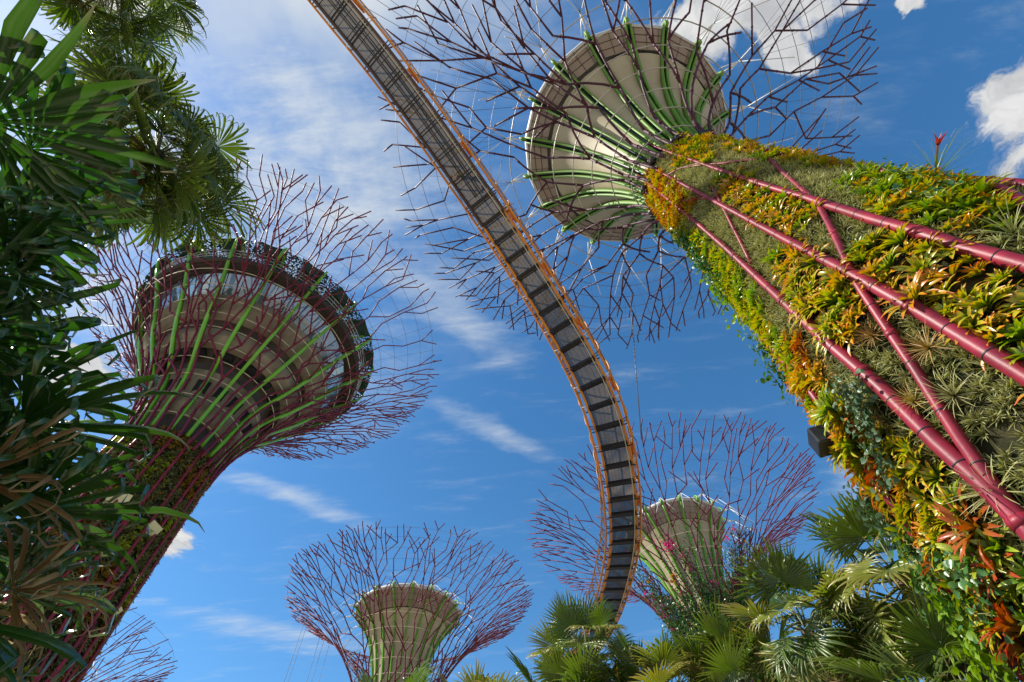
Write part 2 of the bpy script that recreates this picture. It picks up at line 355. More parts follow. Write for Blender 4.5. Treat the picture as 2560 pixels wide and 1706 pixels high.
def grow(prof, c, n0, rng, s_side, dmin, rad0, rad1, step=2.2, th0=0.0):
    """branches that creep up the funnel, fork in Ys and zigzag out to ragged tips"""
    L = prof.L; segs = [[] for _ in range(n0)]; heap = []; cnt = 0; nid = 0
    occ = np.full((9000, 3), 1e6); oid = np.full(9000, -9); par = {-1: -1}; no = 0
    def push(s, th, rib, head, pid):
        nonlocal cnt; heapq.heappush(heap, (s + rng.uniform(0, .5), cnt, s, th, rib, head, pid)); cnt += 1
    for i in range(n0): push(0.0, th0 + 2 * PI * (i + rng.uniform(-.12, .12)) / n0, i, rng.choice((-5, 5)), -1)
    while heap:
        _, _, s, th, rib, head, pid = heapq.heappop(heap)
        lim = L * rng.uniform(.94, 1.0)
        if s > L * .97: continue
        f = s / L; ln0 = step * rng.uniform(.85, 1.15) * (1.15 if s < s_side else 1.0)
        best = None
        tries = [(head, 1.0)] + ([(-head * .8, .9), (head * .3, 1.0), (head, .6)] if s > s_side else [])
        for hd, q in tries:
            ln = ln0 * q; r0, _z = prof.rz(s); r1, _z = prof.rz(min(L, s + ln * .6)); rm = max(.5, (r0 + r1) / 2)
            s2 = min(lim, s + ln * math.cos(R_(hd))); k = (s2 - s) / max(1e-6, ln * math.cos(R_(hd)))
            th2 = th + k * ln * math.sin(R_(hd)) / rm
            p1 = prof.pt(c, s2, th2); p0 = prof.pt(c, s, th)
            ok = (oid[:no] != pid) & (oid[:no] != par.get(pid, -1))
            d = min(np.linalg.norm(occ[:no][ok] - p1, axis=1).min(), 1.25 * np.linalg.norm(occ[:no][ok] - (p0 + p1) / 2, axis=1).min()) if ok.any() else 9
            if s < s_side: d = 9
            if best is None or d > best[0]: best = (d, hd, s2, th2, p0, p1)
            if d > dmin: break
        d, hd, s2, th2, p0, p1 = best
        if d < dmin * .42 or np.linalg.norm(p1 - p0) < .35: continue
        nid += 1; par[nid] = pid
        ra = rad0 + (rad1 - rad0) * min(1, f * 1.4); rb = rad0 + (rad1 - rad0) * min(1, s2 / L * 1.4)
        pts = [p0, p1] if s > L * .45 else [prof.pt(c, s + (s2 - s) * q, th + (th2 - th) * q) for q in (0, .34, .67, 1)]
        segs[rib].append((pts, ra, rb))
        for q in (.5, 1.0): occ[no] = p0 + (p1 - p0) * q; oid[no] = nid; no += 1
        if s2 >= lim - .05 or (d < dmin * .8 and abs(hd) > 18): continue
        if s2 < s_side: push(s2, th2, rib, -math.copysign(rng.uniform(2, 8), head), nid); continue
        gap = 2 * PI * prof.rz(s2)[0]
        u = rng.random()
        if abs(hd) < 18:                                   # straight piece: fork into a Y, or kink
            if u < .84:
                sg = rng.choice((-1, 1)); push(s2, th2, rib, sg * rng.uniform(30, 40), nid)
                push(s2, th2, rib, -sg * (rng.uniform(2, 8) if rng.random() < .45 else rng.uniform(28, 38)), nid)
            else: push(s2, th2, rib, rng.choice((-1, 1)) * rng.uniform(22, 32), nid)
        else:                                              # leaning piece: straighten up, sometimes with a twig
            push(s2, th2, rib, math.copysign(rng.uniform(-5, 5), hd), nid)
            if u < .45: push(s2, th2, rib, math.copysign(rng.uniform(52, 66), hd), nid)
    return segs

def canopy(root, c, prof, n0, seed, s_side, dmin, rad0, rad1, mat, step=2.2, th0=0.0, collar=True):
    rng = random.Random(seed)
    for rib in grow(prof, c, n0, rng, s_side, dmin, rad0, rad1, step, th0):
        mb = MB()
        for pts, ra, rb in rib:
            k = len(pts); tube(mb, pts, np.linspace(ra, rb, k), 6)
            if collar:
                for q in ((0.55,) if k == 2 else (.3, .7)):
                    a = np.asarray(pts[0]); b = np.asarray(pts[-1])
                    if k > 2: i = int(q * (k - 1)); a, b = np.asarray(pts[i]), np.asarray(pts[i + 1]); q = .5
                    m = a + (b - a) * q; d = unit(b - a) * ra * .6
                    tube(mb, [m - d, m + d], ra * 1.25, 6)
        mb.build('branch', mat, root)
def hoops(root, c, prof, radii, rad, mat, off=-.12, n=64, name='ring_cable'):
    for r in radii:
        s = prof.s_at_r(r); mb = MB()
        tube(mb, [prof.pt(c, s, 2 * PI * i / n, off) for i in range(n)], rad, 5, closed=True); mb.build(name, mat, root)
def green_ribs(root, c, path, n, w, d, mat, th0=0.0, gap=None, tip=None):
    for i in range(n):
        th = th0 + 2 * PI * i / n; e = np.array([math.cos(th), math.sin(th), 0]); tn = np.array([-math.sin(th), math.cos(th), 0])
        P = [np.array([c[0], c[1], z]) + e * r for r, z in path]; mb = MB()
        if gap:
            sweep_rect(mb, [p - tn * gap for p in P], tn, w, d); sweep_rect(mb, [p + tn * gap for p in P], tn, w, d)
            sweep_rect(mb, [p + np.array([0, 0, .10]) - e * .06 for p in P], tn, gap * 2 - w, d * .3, 1)
        else: sweep_rect(mb, P, tn, w, d)
        if tip: tip(mb, P[-1], e, tn)
        mb.build('rib', [mat, 'black_steel'], root)

def planted_trunk(root, c, prof, seed, n_clump, size, mats, name='planting', face=None, zmax=None):
    """backing cylinder plus leaf clumps growing out of it in bands of different colour"""
    tr = MB(); lathe(tr, prof, c[0], c[1], 40); tr.build('trunk', 'planting_backing', root)
    rng = np.random.default_rng(seed); mb = MB()
    pz = np.array([q[1] for q in prof]); pr = np.array([q[0] for q in prof])
    ph = rng.uniform(0, 6.28, 8)
    for _ in range(n_clump):
        z = rng.uniform(pz[0], pz[-1]); th = rng.uniform(0, 2 * PI)
        if face is not None and math.cos(th - face) < -.25: continue
        r = np.interp(z, pz, pr)
        nrm = np.array([math.cos(th), math.sin(th), 0.0]); tn = np.array([-nrm[1], nrm[0], 0.0])
        b = math.sin(2 * th + z * .55 + ph[0]) + math.sin(5 * th - z * .8 + ph[1]) * .8 + math.sin(1.3 * z + ph[2] + 3 * th) * .6 + rng.normal(0, .45)
        m = 1 if b > .95 else (2 if b < -1.25 else 0)
        p = np.array([c[0], c[1], z]) + nrm * r; S = size * rng.uniform(.6, 1.35)
        for _k in range(6):
            d = unit(nrm * rng.uniform(.35, 1) + tn * rng.normal(0, .6) + np.array([0, 0, rng.normal(.1, .6)]))
            s = unit(np.cross(d, rng.normal(0, 1, 3))) * S * rng.uniform(.10, .20); q = p + d * S * .5; e = p + d * S - np.array([0, 0, S * .2])
            mb.add([p - s * .4, p + s * .4, q + s, e, q - s], [(0, 1, 2, 4), (4, 2, 3)], m, [0, 0, .5, 1, .5])
    o = mb.build(name, mats, root, False); o['kind'] = 'stuff'
    return o

def trunk_pipes(root, c, n, rz0, rz1, rad, mat, seed, cross=True, off=.15, twist=.35):
    rng = random.Random(seed)
    def line(t0, t1, z0, z1, r):
        mb = MB(); P = []
        for i in range(15):
            q = i / 14; z = z0 + (z1 - z0) * q; th = t0 + (t1 - t0) * q
            rr = np.interp(z, [a[1] for a in rz0], [a[0] for a in rz0]) + off
            P.append((c[0] + rr * math.cos(th), c[1] + rr * math.sin(th), z))
        tube(mb, P, r, 7)
        for q in range(1, 14, 2): tube(mb, [np.array(P[q]) - unit(np.array(P[q + 1]) - P[q]) * .06, np.array(P[q]) + unit(np.array(P[q + 1]) - P[q]) * .06], r * 1.25, 7)
        mb.build('pipe', mat, root)
    z0, z1 = rz1
    for i in range(n):
        a = 2 * PI * (i + .1 * rng.uniform(-1, 1)) / n
        line(a + twist * rng.uniform(-.25, .25), a, z0, z1, rad)
        if cross and i % 2 == 0:
            za = z0 + (z1 - z0) * rng.uniform(0, .45); zb = za + (z1 - z0) * rng.uniform(.35, .55)
            line(a, a + rng.choice((-1, 1)) * 2 * PI / n * 2, za, min(z1, zb), rad * .8)

def roofed_tower(name, label, c, h_rim, prof_pts, cone, soffit, seed, n0, nrib, n_pipe, trunk, mat, dmin, rad, ribmat, s_side, step, hoop_r, thin_r, th0=0.0, rib_gap=None, plants=None, rib_w=.16, clumps=2600, face=None, hoop_mat='beige_rod', hoop_rad=.035):
    root = empty(name, (c[0], c[1], 0), label, 'tower', 'steel tree towers')
    if plants: planted_trunk(root, c, trunk, seed + 1, clumps, .5, plants, face=face)
    prof = Profile(prof_pts)
    if n_pipe: trunk_pipes(root, c, n_pipe, trunk, (trunk[0][1] + .2, trunk[-1][1] + .4), rad * 1.25, mat, seed + 2)
    canopy(root, c, prof, n0, seed, s_side, dmin, rad, rad * .68, mat, step, th0)
    mb = MB(); lathe(mb, cone, c[0], c[1], 40); fn = mb.build('funnel', 'cream_cladding', root)
    n = nrib; mb = MB(); lathe(mb, soffit, c[0], c[1], n, th0, th0 + 2 * PI)
    rf = mb.build('roof', 'taupe_soffit', root, False)
    (r1, z1) = soffit[-1]; mb = MB()
    lathe(mb, [(r1 - .02, z1 - .06), (r1 + .10, z1 + .02), (r1 + .14, z1 + .26), (r1 + .02, z1 + .42), (r1 - .6, z1 + .5)], c[0], c[1], n, th0, th0 + 2 * PI); mb.build('rim', 'pale_edge', rf)
    mb = MB(); lathe(mb, [(r1 - .6, z1 + .5), (soffit[0][0] * .4, z1 + .9), (.01, z1 + 1.0)], c[0], c[1], n, th0, th0 + 2 * PI); mb.build('roof_top', 'white_paint', rf)
    mb = MB()
    for q in (.33, .66): r2 = soffit[0][0] + (r1 - soffit[0][0]) * q; z2 = float(np.interp(r2, [a for a, _ in soffit], [b for _, b in soffit])) - .02; tube(mb, [(c[0] + r2 * math.cos(th0 + a), c[1] + r2 * math.sin(th0 + a), z2) for a in np.arange(n) * 2 * PI / n], .016, 4, closed=True)
    for i in range(n * 3):
        a = th0 + 2 * PI * (i + .5) / (n * 3); tube(mb, [(c[0] + r * math.cos(a) * .992, c[1] + r * math.sin(a) * .992, z - .015) for r, z in soffit], .012, 4)
    mb.build('panel_joints', 'dark_concrete', rf)
    path = [(r + .14, z) for r, z in cone] + [(r, z - .16) for r, z in soffit[1:]]
    pp = Profile(path); pth = [tuple(float(v) for v in pp.rz(pp.L * q / 22)) for q in range(23)]
    def tip(mb, p, e, tn):
        sweep_rect(mb, [p, p + e * .25 + np.array([0, 0, .1]), p + e * .38 + np.array([0, 0, .45]), p + e * .1 + np.array([0, 0, .75]), p - e * .3 + np.array([0, 0, .7])], tn, rib_w * 1.7, .14)
    green_ribs(root, c, pth, n, rib_w, .22, ribmat, th0, rib_gap, tip)
    # white struts and stay wires from every roof corner out to the branches
    for i in range(n):
        th = th0 + 2 * PI * i / n; e = np.array([math.cos(th), math.sin(th), 0]); tn = np.array([-e[1], e[0], 0])
        p = np.array([c[0], c[1], z1 + .1]) + e * (r1 + .3); mb = MB()
        k = p + e * .95 + np.array([0, 0, -.1])
        tube(mb, [p, k], .042, 5); tube(mb, [p - tn * .3, k], .03, 4); tube(mb, [p + tn * .3, k], .03, 4)
        for q in (-.5, .5):
            s = prof.s_at_r(r1 + 3.1); pt = prof.pt(c, s, th + q / (r1 + 3) * 2.2); tube(mb, [k, pt], .024, 4)
        for q in (-1.6, -.7, 0, .7, 1.6):
            s = prof.s_at_r(min(h_rim[1] * .9, r1 + 6.0)); tube(mb, [k, prof.pt(c, s, th + q / (r1 + 4))], .011, 3, 1)
        mb.build('strut', ['white_paint', 'wire_rope'], root)
    hoops(root, c, prof, hoop_r, hoop_rad, hoop_mat, -.14)
    hoops(root, c, prof, thin_r, .016, 'wire_rope', -.1)
    return root, prof

# ---- tower close by on the right
C1 = azd(59.7, 9.0)
T1R = [(2.9, 0), (2.65, 4), (2.5, 6.3), (2.4, 8.0), (2.25, 9.1), (2.05, 10.7), (1.92, 12.3), (1.82, 14.3), (1.70, 17.6), (1.55, 20.9)]
T1z = [q[1] for q in T1R]; T1r = [q[0] for q in T1R]
def r1(z): return float(np.interp(z, T1z, T1r))
tower1, prof1 = roofed_tower('tree_tower', 'nearest tree-shaped tower, bromeliads and crimson pipes on its trunk, cream funnel and pale roof overhead', C1, (31.75, 15.2),
    [(1.75, 20.2), (1.85, 21.6), (2.5, 23.6), (4.0, 25.7), (6.7, 27.9), (9.8, 29.7), (12.6, 30.9), (15.2, 31.8)],
    [(1.35, 20.8), (1.5, 22.2), (1.9, 24.2), (2.6, 26.4), (3.5, 28.4), (4.73, 29.9)], [(4.95, 30.25), (5.5, 30.75), (6.03, 31.2)],
    11, 20, 18, 0, T1R, 'backlit_plum_paint', .80, .066, 'green_paint', 4.0, 2.4,
    (2.1, 2.7, 3.4, 4.2, 5.1, 6.2, 7.3), (8.4, 9.5, 10.6, 11.7, 12.8, 13.9), th0=.12, rib_gap=.13, rib_w=.10, hoop_mat='steel', hoop_rad=.03)
def t1_hit(px, off=0.0):
    """where the sight line through px meets the trunk (or passes nearest to it): angle, height"""
    d = ray(px); best = None
    for t in np.arange(4.0, 40.0, .03):
        p = EYE + d * t; h = math.hypot(p[0] - C1[0], p[1] - C1[1]) - r1(p[2]) - off
        if best is None or h < best[0]: best = (h, p)
        if h <= 0: break
    p = best[1]; return math.atan2(p[1] - C1[1], p[0] - C1[0]), p[2]
def t1_pt(th, z, off=0.0):
    r = r1(z) + off; return np.array([C1[0] + r * math.cos(th), C1[1] + r * math.sin(th), z])
core = MB(); lathe(core, T1R, C1[0], C1[1], 64); core.build('trunk', 'planting_backing', tower1)
FACE1 = math.atan2(-C1[1], -C1[0])
PIPES = [([(1480, 325), (1700, 405), (1850, 450), (2000, 500), (2200, 560), (2353, 604), (2480, 640)], .088),
         ([(1470, 370), (1600, 440), (1740, 515), (1950, 625), (2130, 725), (2353, 860), (2460, 925)], .088),
         ([(1462, 402), (1560, 480), (1740, 640), (1870, 760), (2020, 890), (2150, 1020), (2260, 1120), (2353, 1215), (2440, 1310)], .090),
         ([(1730, 335), (1790, 385), (1880, 470), (1960, 640), (2100, 850), (2200, 1010), (2330, 1190)], .060),
         ([(1635, 428), (1670, 500), (1722, 605)], .050), ([(1560, 302), (1640, 318), (1760, 345)], .085),
         ([(1730, 336), (1900, 352), (2100, 374), (2353, 386), (2450, 392)], .085), ([(2085, 368), (2200, 405), (2353, 462), (2430, 492)], .075),
         ([(1490, 470), (1600, 610), (1720, 740), (1860, 905), (1990, 1080), (2130, 1280), (2240, 1420), (2340, 1568)], .065),
         ([(1480, 345), (1500, 395), (1492, 415)], .05), ([(1545, 388), (1660, 372), (1740, 362)], .045), ([(1500, 425), (1560, 385), (1610, 372)], .045),
         ([(1560, 462), (1600, 455), (1640, 452)], .045), ([(1530, 372), (1545, 345), (1540, 322)], .045)]
PIPE_TZ = []
for P, rd in PIPES:
    tz = [t1_hit(p, .22) for p in P]; th = np.unwrap([a for a, _ in tz]); z = [b for _, b in tz]; PIPE_TZ.append((th, z, rd))
    n = 6 * (len(P) - 1) + 1; u = np.linspace(0, len(P) - 1, n)
    T = np.interp(u, range(len(P)), th); Z = np.interp(u, range(len(P)), z)
    pts = np.array([t1_pt(a, b, .15 + rd * .3) for a, b in zip(T, Z)]); mb = MB(); rz_ = lambda z: rd * float(np.interp(z, [5, 9, 14, 20], [1.18, 1.05, .72, .46])); tube(mb, pts, [rz_(p[2]) for p in pts], 12)
    L = np.r_[0, np.cumsum(np.linalg.norm(np.diff(pts, axis=0), axis=1))]
    q = .5; k = 0
    while q < L[-1]:
        p = np.array([np.interp(q, L, pts[:, j]) for j in range(3)]); p2 = np.array([np.interp(q + .03, L, pts[:, j]) for j in range(3)])
        if np.linalg.norm(p2 - p) > 1e-4:
            d = unit(p2 - p)
            if k % 4 == 3: tube(mb, [p - d * .05, p + d * .05], rz_(p[2]) * 1.14, 12, 0)          # flange where lengths meet
            else: tube(mb, [p - d * .008, p + d * .008], rz_(p[2]) * 1.05, 12, 1)                 # black cable tie
        q += .55 + .25 * ((k * 7919) % 5) / 5; k += 1
    mb.build('pipe', ['crimson_paint', 'black_casing'], tower1)
for i in range(7):                                                                            # lamps round the neck
    th = FACE1 + (i - 3) * .62; p = t1_pt(th, 20.95, .25); e = np.array([math.cos(th), math.sin(th), 0]); tn = np.array([-e[1], e[0], 0]); mb = MB()
    box(mb, p, tn * .16, unit(e + np.array([0, 0, .5])) * .10, unit(np.array([0, 0, 1]) - e * .5) * .2); box(mb, p - np.array([0, 0, .24]), tn * .03, e * .22, np.array([0, 0, .03])); mb.build('floodlight', 'black_casing', tower1)

# ---- observation tower on the left
C2 = azd(-48.4, 40.0)
tower2 = empty('tree_tower', (C2[0], C2[1], 0), 'tall tree-shaped tower with a concrete viewing deck and glass band inside its purple branches', 'tower', 'steel tree towers')
T2R = [(4.3, 0), (4.0, 8), (3.8, 18), (3.7, 26), (3.65, 30.5)]
FACE2 = math.atan2(-C2[1], -C2[0])
planted_trunk(tower2, C2, T2R, 5, 11000, .42, ['moss_planting', 'rust_planting', 'lime_planting'], face=FACE2)
prof2 = Profile([(4.0, 29.5), (4.1, 31.5), (4.9, 35.0), (6.9, 38.8), (9.7, 42.4), (12.6, 45.3), (16.3, 48.3), (19.3, 50.2), (21.7, 51.6)])
trunk_pipes(tower2, C2, 22, T2R, (.5, 30.2), .105, 'crimson_paint', 7, off=.26, twist=.45)
canopy(tower2, C2, prof2, 30, 23, 6.0, 1.0, .125, .064, 'maroon_paint', 2.6)
mb = MB(); lathe(mb, [(3.2, 30.2), (3.2, 32.6)], C2[0], C2[1], 48); mb.build('shadow_gap', 'dark_concrete', tower2)  # recess rings: their shade put into a darker concrete colour
mb = MB(); lathe(mb, [(3.2, 32.6), (3.75, 32.7), (3.95, 34.2), (4.5, 36.2), (4.9, 37.0)], C2[0], C2[1], 48); mb.build('core', 'concrete', tower2)
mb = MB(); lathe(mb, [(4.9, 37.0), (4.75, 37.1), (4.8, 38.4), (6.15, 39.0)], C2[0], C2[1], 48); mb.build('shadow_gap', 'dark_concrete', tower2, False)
mb = MB(); lathe(mb, [(6.1, 38.75), (6.5, 38.9), (7.2, 39.6), (7.3, 40.4)], C2[0], C2[1], 30); mb.build('bowl', 'concrete', tower2, False)
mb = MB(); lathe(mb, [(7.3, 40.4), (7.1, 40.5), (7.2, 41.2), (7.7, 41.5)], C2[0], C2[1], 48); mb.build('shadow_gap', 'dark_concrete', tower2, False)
mb = MB(); lathe(mb, [(7.65, 41.35), (8.1, 41.5), (8.9, 42.5), (9.25, 43.0), (9.25, 43.75), (8.0, 43.8)], C2[0], C2[1], 30); mb.build('bowl', 'concrete', tower2, False)
for i in range(16):  # openings here and below are solid boxes, black standing for their unlit inside
    th = 2 * PI * (i + .3) / 16; e = np.array([math.cos(th), math.sin(th), 0]); tn = np.array([-e[1], e[0], 0]); mb = MB()
    box(mb, np.array([C2[0], C2[1], 38.55]) + e * 5.55, tn * (.62 + .2 * (i % 3)), unit(np.array([.0, 0, .4]) + e) * .42, unit(np.array([0, 0, 1]) - e * .4) * .16); mb.build('opening', 'black_recess', tower2)
for i in range(9):
    th = FACE2 - 1.5 + i * .375; e = np.array([math.cos(th), math.sin(th), 0]); tn = np.array([-e[1], e[0], 0]); mb = MB()
    box(mb, np.array([C2[0], C2[1], 35.3]) + e * 4.05, tn * (.42 + .12 * (i % 2)), unit(e + np.array([0, 0, -.4])) * .22, np.array([.0, 0, 1]) * .75 + e * .3); mb.build('opening', 'black_recess', tower2)
mb = MB(); lathe(mb, [(8.9, 43.75), (10.5, 46.0)], C2[0], C2[1], 40); gb = mb.build('window_band', 'window_glass', tower2, False)
mb = MB()
for i in range(40):
    th = 2 * PI * i / 40; e = np.array([math.cos(th), math.sin(th), 0]); tube(mb, [np.array([C2[0], C2[1], 43.75]) + e * 8.93, np.array([C2[0], C2[1], 46.0]) + e * 10.53], .04, 4)
mb.build('mullion', 'black_steel', gb)
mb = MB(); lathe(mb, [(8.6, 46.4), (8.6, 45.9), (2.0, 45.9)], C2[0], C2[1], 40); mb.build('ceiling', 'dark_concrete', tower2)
mb = MB(); lathe(mb, [(10.4, 46.05), (12.0, 46.1), (12.05, 46.5), (10.4, 46.55)], C2[0], C2[1], 60); dk = mb.build('deck', 'dark_louvre', tower2)
mb = MB()
for r, z in ((10.7, 46.0), (11.05, 46.02), (11.4, 46.03), (11.75, 46.05)): tube(mb, [(C2[0] + r * math.cos(a), C2[1] + r * math.sin(a), z) for a in np.linspace(0, 2 * PI, 72, endpoint=False)], .05, 4, closed=True)
mb.build('louvre', 'brown_steel', dk)
mb = MB()
for r, z in ((12.12, 46.7), (12.2, 47.15), (12.3, 47.65)): tube(mb, [(C2[0] + r * math.cos(a), C2[1] + r * math.sin(a), z) for a in np.linspace(0, 2 * PI, 90, endpoint=False)], .045, 4, closed=True)
for i in range(90):
    a = 2 * PI * i / 90; tube(mb, [(C2[0] + 12.05 * math.cos(a), C2[1] + 12.05 * math.sin(a), 46.4), (C2[0] + 12.3 * math.cos(a), C2[1] + 12.3 * math.sin(a), 47.65)], .03, 4)
mb.build('railing', 'steel', tower2)
for i in range(18):                                                                          # folded perforated canopy, a panel between each two ribs
    a0 = 2 * PI * i / 18; mb = MB(); nn = 8; V = []; T = []
    for j in range(nn + 1):
        a = a0 + 2 * PI / 18 * j / nn; fold = .35 * abs(math.sin(PI * j / nn * 2))
        for r, z in ((9.6, 49.9), (11.6, 49.7), (13.2, 49.0)):
            V.append((C2[0] + r * math.cos(a), C2[1] + r * math.sin(a), z - fold * (r - 9) / 4)); T.append(1.0 if j in (0, 1, 2, 3) else 0.0)
    Fc = [(j * 3 + q, j * 3 + 3 + q, j * 3 + 4 + q, j * 3 + 1 + q) for j in range(nn) for q in range(2)]
    mb.add(V, Fc, 0, T); mb.build('canopy_panel', 'perforated_green', tower2, False)
pp = Profile([(3.75, 30.4), (4.15, 33.0), (5.0, 36.2), (6.9, 38.5), (8.3, 40.6), (9.75, 43.2), (11.2, 45.4), (12.5, 47.2)])
pth = [tuple(float(v) for v in pp.rz(pp.L * q / 22)) for q in range(23)]
def loop2(mb, p, e, tn):
    sweep_rect(mb, [p, p + e * .55 + np.array([0, 0, .9]), p + e * .75 + np.array([0, 0, 1.6]), p + e * .6 + np.array([0, 0, 2.15]), p + e * .1 + np.array([0, 0, 2.4]), p - e * .6 + np.array([0, 0, 2.2]), p - e * 1.6 + np.array([0, 0, 1.9])], tn, .26, .2)
green_ribs(tower2, C2, pth, 18, .30, .30, 'bright_green_paint', 0.0, None, loop2)
hoops(tower2, C2, prof2, (4.25, 4.7, 5.4, 6.2, 7.0, 7.9, 8.8, 9.7, 10.7, 11.8), .045, 'beige_rod', -.2)
hoops(tower2, C2, prof2, (13.2, 14.6, 16.0, 17.4, 18.8, 20.2), .018, 'wire_rope', -.1)
for i in range(36):
    mb = MB(); a = 2 * PI * i / 36; p = prof2.pt(C2, prof2.s_at_r(20.2), a); tube(mb, [(C2[0] + 13 * math.cos(a + .1), C2[1] + 13 * math.sin(a + .1), 49.2), p], .014, 3)
    tube(mb, [(C2[0] + 13 * math.cos(a + .1), C2[1] + 13 * math.sin(a + .1), 49.2), prof2.pt(C2, prof2.s_at_r(17.0), a + .22)], .014, 3); mb.build('stay_wire', 'wire_rope', tower2)
def on_trunk2(px, off):
    d = ray(px); best = None
    for t in np.arange(20, 70, .05):
        p = EYE + d * t; h = math.hypot(p[0] - C2[0], p[1] - C2[1]) - np.interp(p[2], [q[1] for q in T2R], [q[0] for q in T2R]) - off
        if best is None or h < best[0]: best = (h, p)
        if h < 0: break
    return best[1]
for px, s in (((270, 1150), .62), ((350, 1218), .50), ((272, 1404), .22)):
    p = on_trunk2(px, .3); e = unit(np.array([p[0] - C2[0], p[1] - C2[1], 0])); tn = np.array([-e[1], e[0], 0]); mb = MB()
    nn = unit(e + np.array([0, 0, -.55])); box(mb, p, tn * s, nn * .05, np.cross(nn, tn) * s * .9); mb.build('light_panel', 'pale_yellow_panel', tower2, False)

# ---- tower in the middle distance, bottom centre
C3 = azd(-15.0, 66.0)
tower3, prof3 = roofed_tower('tree_tower', 'tree-shaped tower at bottom centre with open maroon branches round a cream funnel and no vines', C3, (38.5, 17.6),
    [(3.7, 21.0), (3.9, 24.0), (4.7, 27.0), (6.4, 30.0), (8.7, 33.0), (11.8, 35.6), (15.0, 37.4), (17.7, 38.7)],
    [(2.6, 20.0), (2.6, 24.0), (2.8, 27.5), (3.4, 30.5), (4.4, 33.2), (5.4, 34.6)], [(5.5, 34.7), (6.3, 35.6), (7.05, 36.4)],
    31, 26, 18, 14, [(3.0, 0), (2.9, 10), (2.8, 20)], 'maroon_paint', .90, .080, 'bright_green_paint', 4.5, 2.4,
    (3.95, 4.4, 5.0, 5.7, 6.5, 7.4, 8.4), (9.5, 10.7, 11.9, 13.1, 14.3, 15.5, 16.6), th0=.1, plants=['moss_planting', 'rust_planting', 'lime_planting'], rib_w=.17, clumps=1500)
# ---- tower beyond the end of the walkway, vines in its neck
C4 = azd(20.0, 56.0)
tower4, prof4 = roofed_tower('tree_tower', 'tree-shaped tower beyond the end of the walkway, flowering vines climbing its cream funnel', C4, (39.9, 19.3),
    [(3.4, 22.0), (3.6, 25.0), (4.6, 28.5), (6.4, 31.8), (9.0, 34.8), (12.4, 37.2), (15.8, 38.8), (19.3, 40.0)],
    [(2.2, 22.0), (2.3, 26.0), (2.7, 30.0), (3.5, 33.2), (4.4, 35.4), (5.0, 36.6)], [(5.05, 36.7), (5.7, 37.6), (6.2, 38.4)],
    41, 28, 18, 14, [(3.0, 0), (2.9, 10), (2.8, 22)], 'maroon_paint', .95, .080, 'bright_green_paint', 5.0, 2.6,
    (3.7, 4.6, 5.6, 6.6, 7.6), (9.2, 10.7, 12.2, 13.7, 15.2, 16.7, 18.0), th0=.15, plants=['moss_planting', 'rust_planting', 'lime_planting'], rib_w=.18, clumps=1500)
# ---- far tower behind the left trunk
C5 = azd(-46.3, 95.0)
tower5, prof5 = roofed_tower('tree_tower', 'farthest tree-shaped tower, its dark branches partly hidden behind the planted trunk at lower left', C5, (38.0, 17.0),
    [(3.4, 18.0), (3.6, 21.0), (4.6, 25.0), (6.4, 28.8), (9.0, 32.2), (11.8, 34.6), (14.6, 36.4), (17.2, 37.6)],
    [(2.2, 18.0), (2.3, 23.0), (2.7, 27.0), (3.5, 30.2), (4.4, 32.4), (5.0, 33.6)], [(5.05, 33.7), (5.7, 34.6), (6.2, 35.4)],
    51, 24, 16, 12, [(3.0, 0), (2.9, 10), (2.8, 18)], 'maroon_paint', 1.15, .09, 'green_paint', 5.0, 2.6,
    (3.7, 4.6, 5.6, 6.6, 7.6), (9.2, 11, 13, 15, 16.5), th0=.2, plants=['moss_planting', 'rust_planting', 'lime_planting'], rib_w=.24, clumps=900)

# ------------------------------------------------------------------ vines on tower 4
def leaf_quad(mb, p, d, nrm, l, w, mat):
    d = unit(d); s = unit(np.cross(d, nrm)); q = np.asarray(p)
    mb.add([q, q + d * l * .35 + s * w, q + d * l, q + d * l * .35 - s * w], [(0, 1, 2, 3)], mat, [0, .4, 1, .4])
def vine4():
    rng = np.random.default_rng(8); root = empty('climbing_vine', (C4[0], C4[1], 20), 'bougainvillea vine with pink and orange flowers climbing the funnel beyond the walkway', 'vine')
    lf = MB(); st = MB(); fl = MB()
    f0 = math.atan2(-C4[1], -C4[0])
    for i in range(46):
        th = f0 + rng.uniform(-1.9, 1.9); s = 0.5; top = prof4.L * np.clip(rng.normal(.36, .14), .14, .62); P = []
        while s < top:
            P.append(prof4.pt(C4, s, th, rng.uniform(-.5, .1))); s += .45; th += rng.normal(0, .035)
        if len(P) < 3: continue
        tube(st, P, .03, 4)
        for a in range(len(P)):
            dens = 44 if a < len(P) * .55 else 18
            for _ in range(int(dens * (1.25 - a / len(P)))):
                p = P[a] + rng.normal(0, .33, 3); leaf_quad(lf, p, rng.normal(0, 1, 3), rng.normal(0, 1, 3), rng.uniform(.18, .34), .09, 0)
            if rng.random() < .10:
                m = int(rng.random() < .28)
                for _ in range(14): leaf_quad(fl, P[a] + rng.normal(0, .16, 3), rng.normal(0, 1, 3), rng.normal(0, 1, 3), .22, .12, m)
    for _ in range(90): leaf_quad(fl, prof4.pt(C4, prof4.L * .44, f0 - .18) + rng.normal(0, .42, 3), rng.normal(0, 1, 3), rng.normal(0, 1, 3), .24, .13, 0)
    lf.build('foliage', 'heart_leaf', root, False); st.build('stem', 'brown_stalk', root); fl.build('flowers', ['pink_petal', 'orange_petal'], root, False)
vine4()

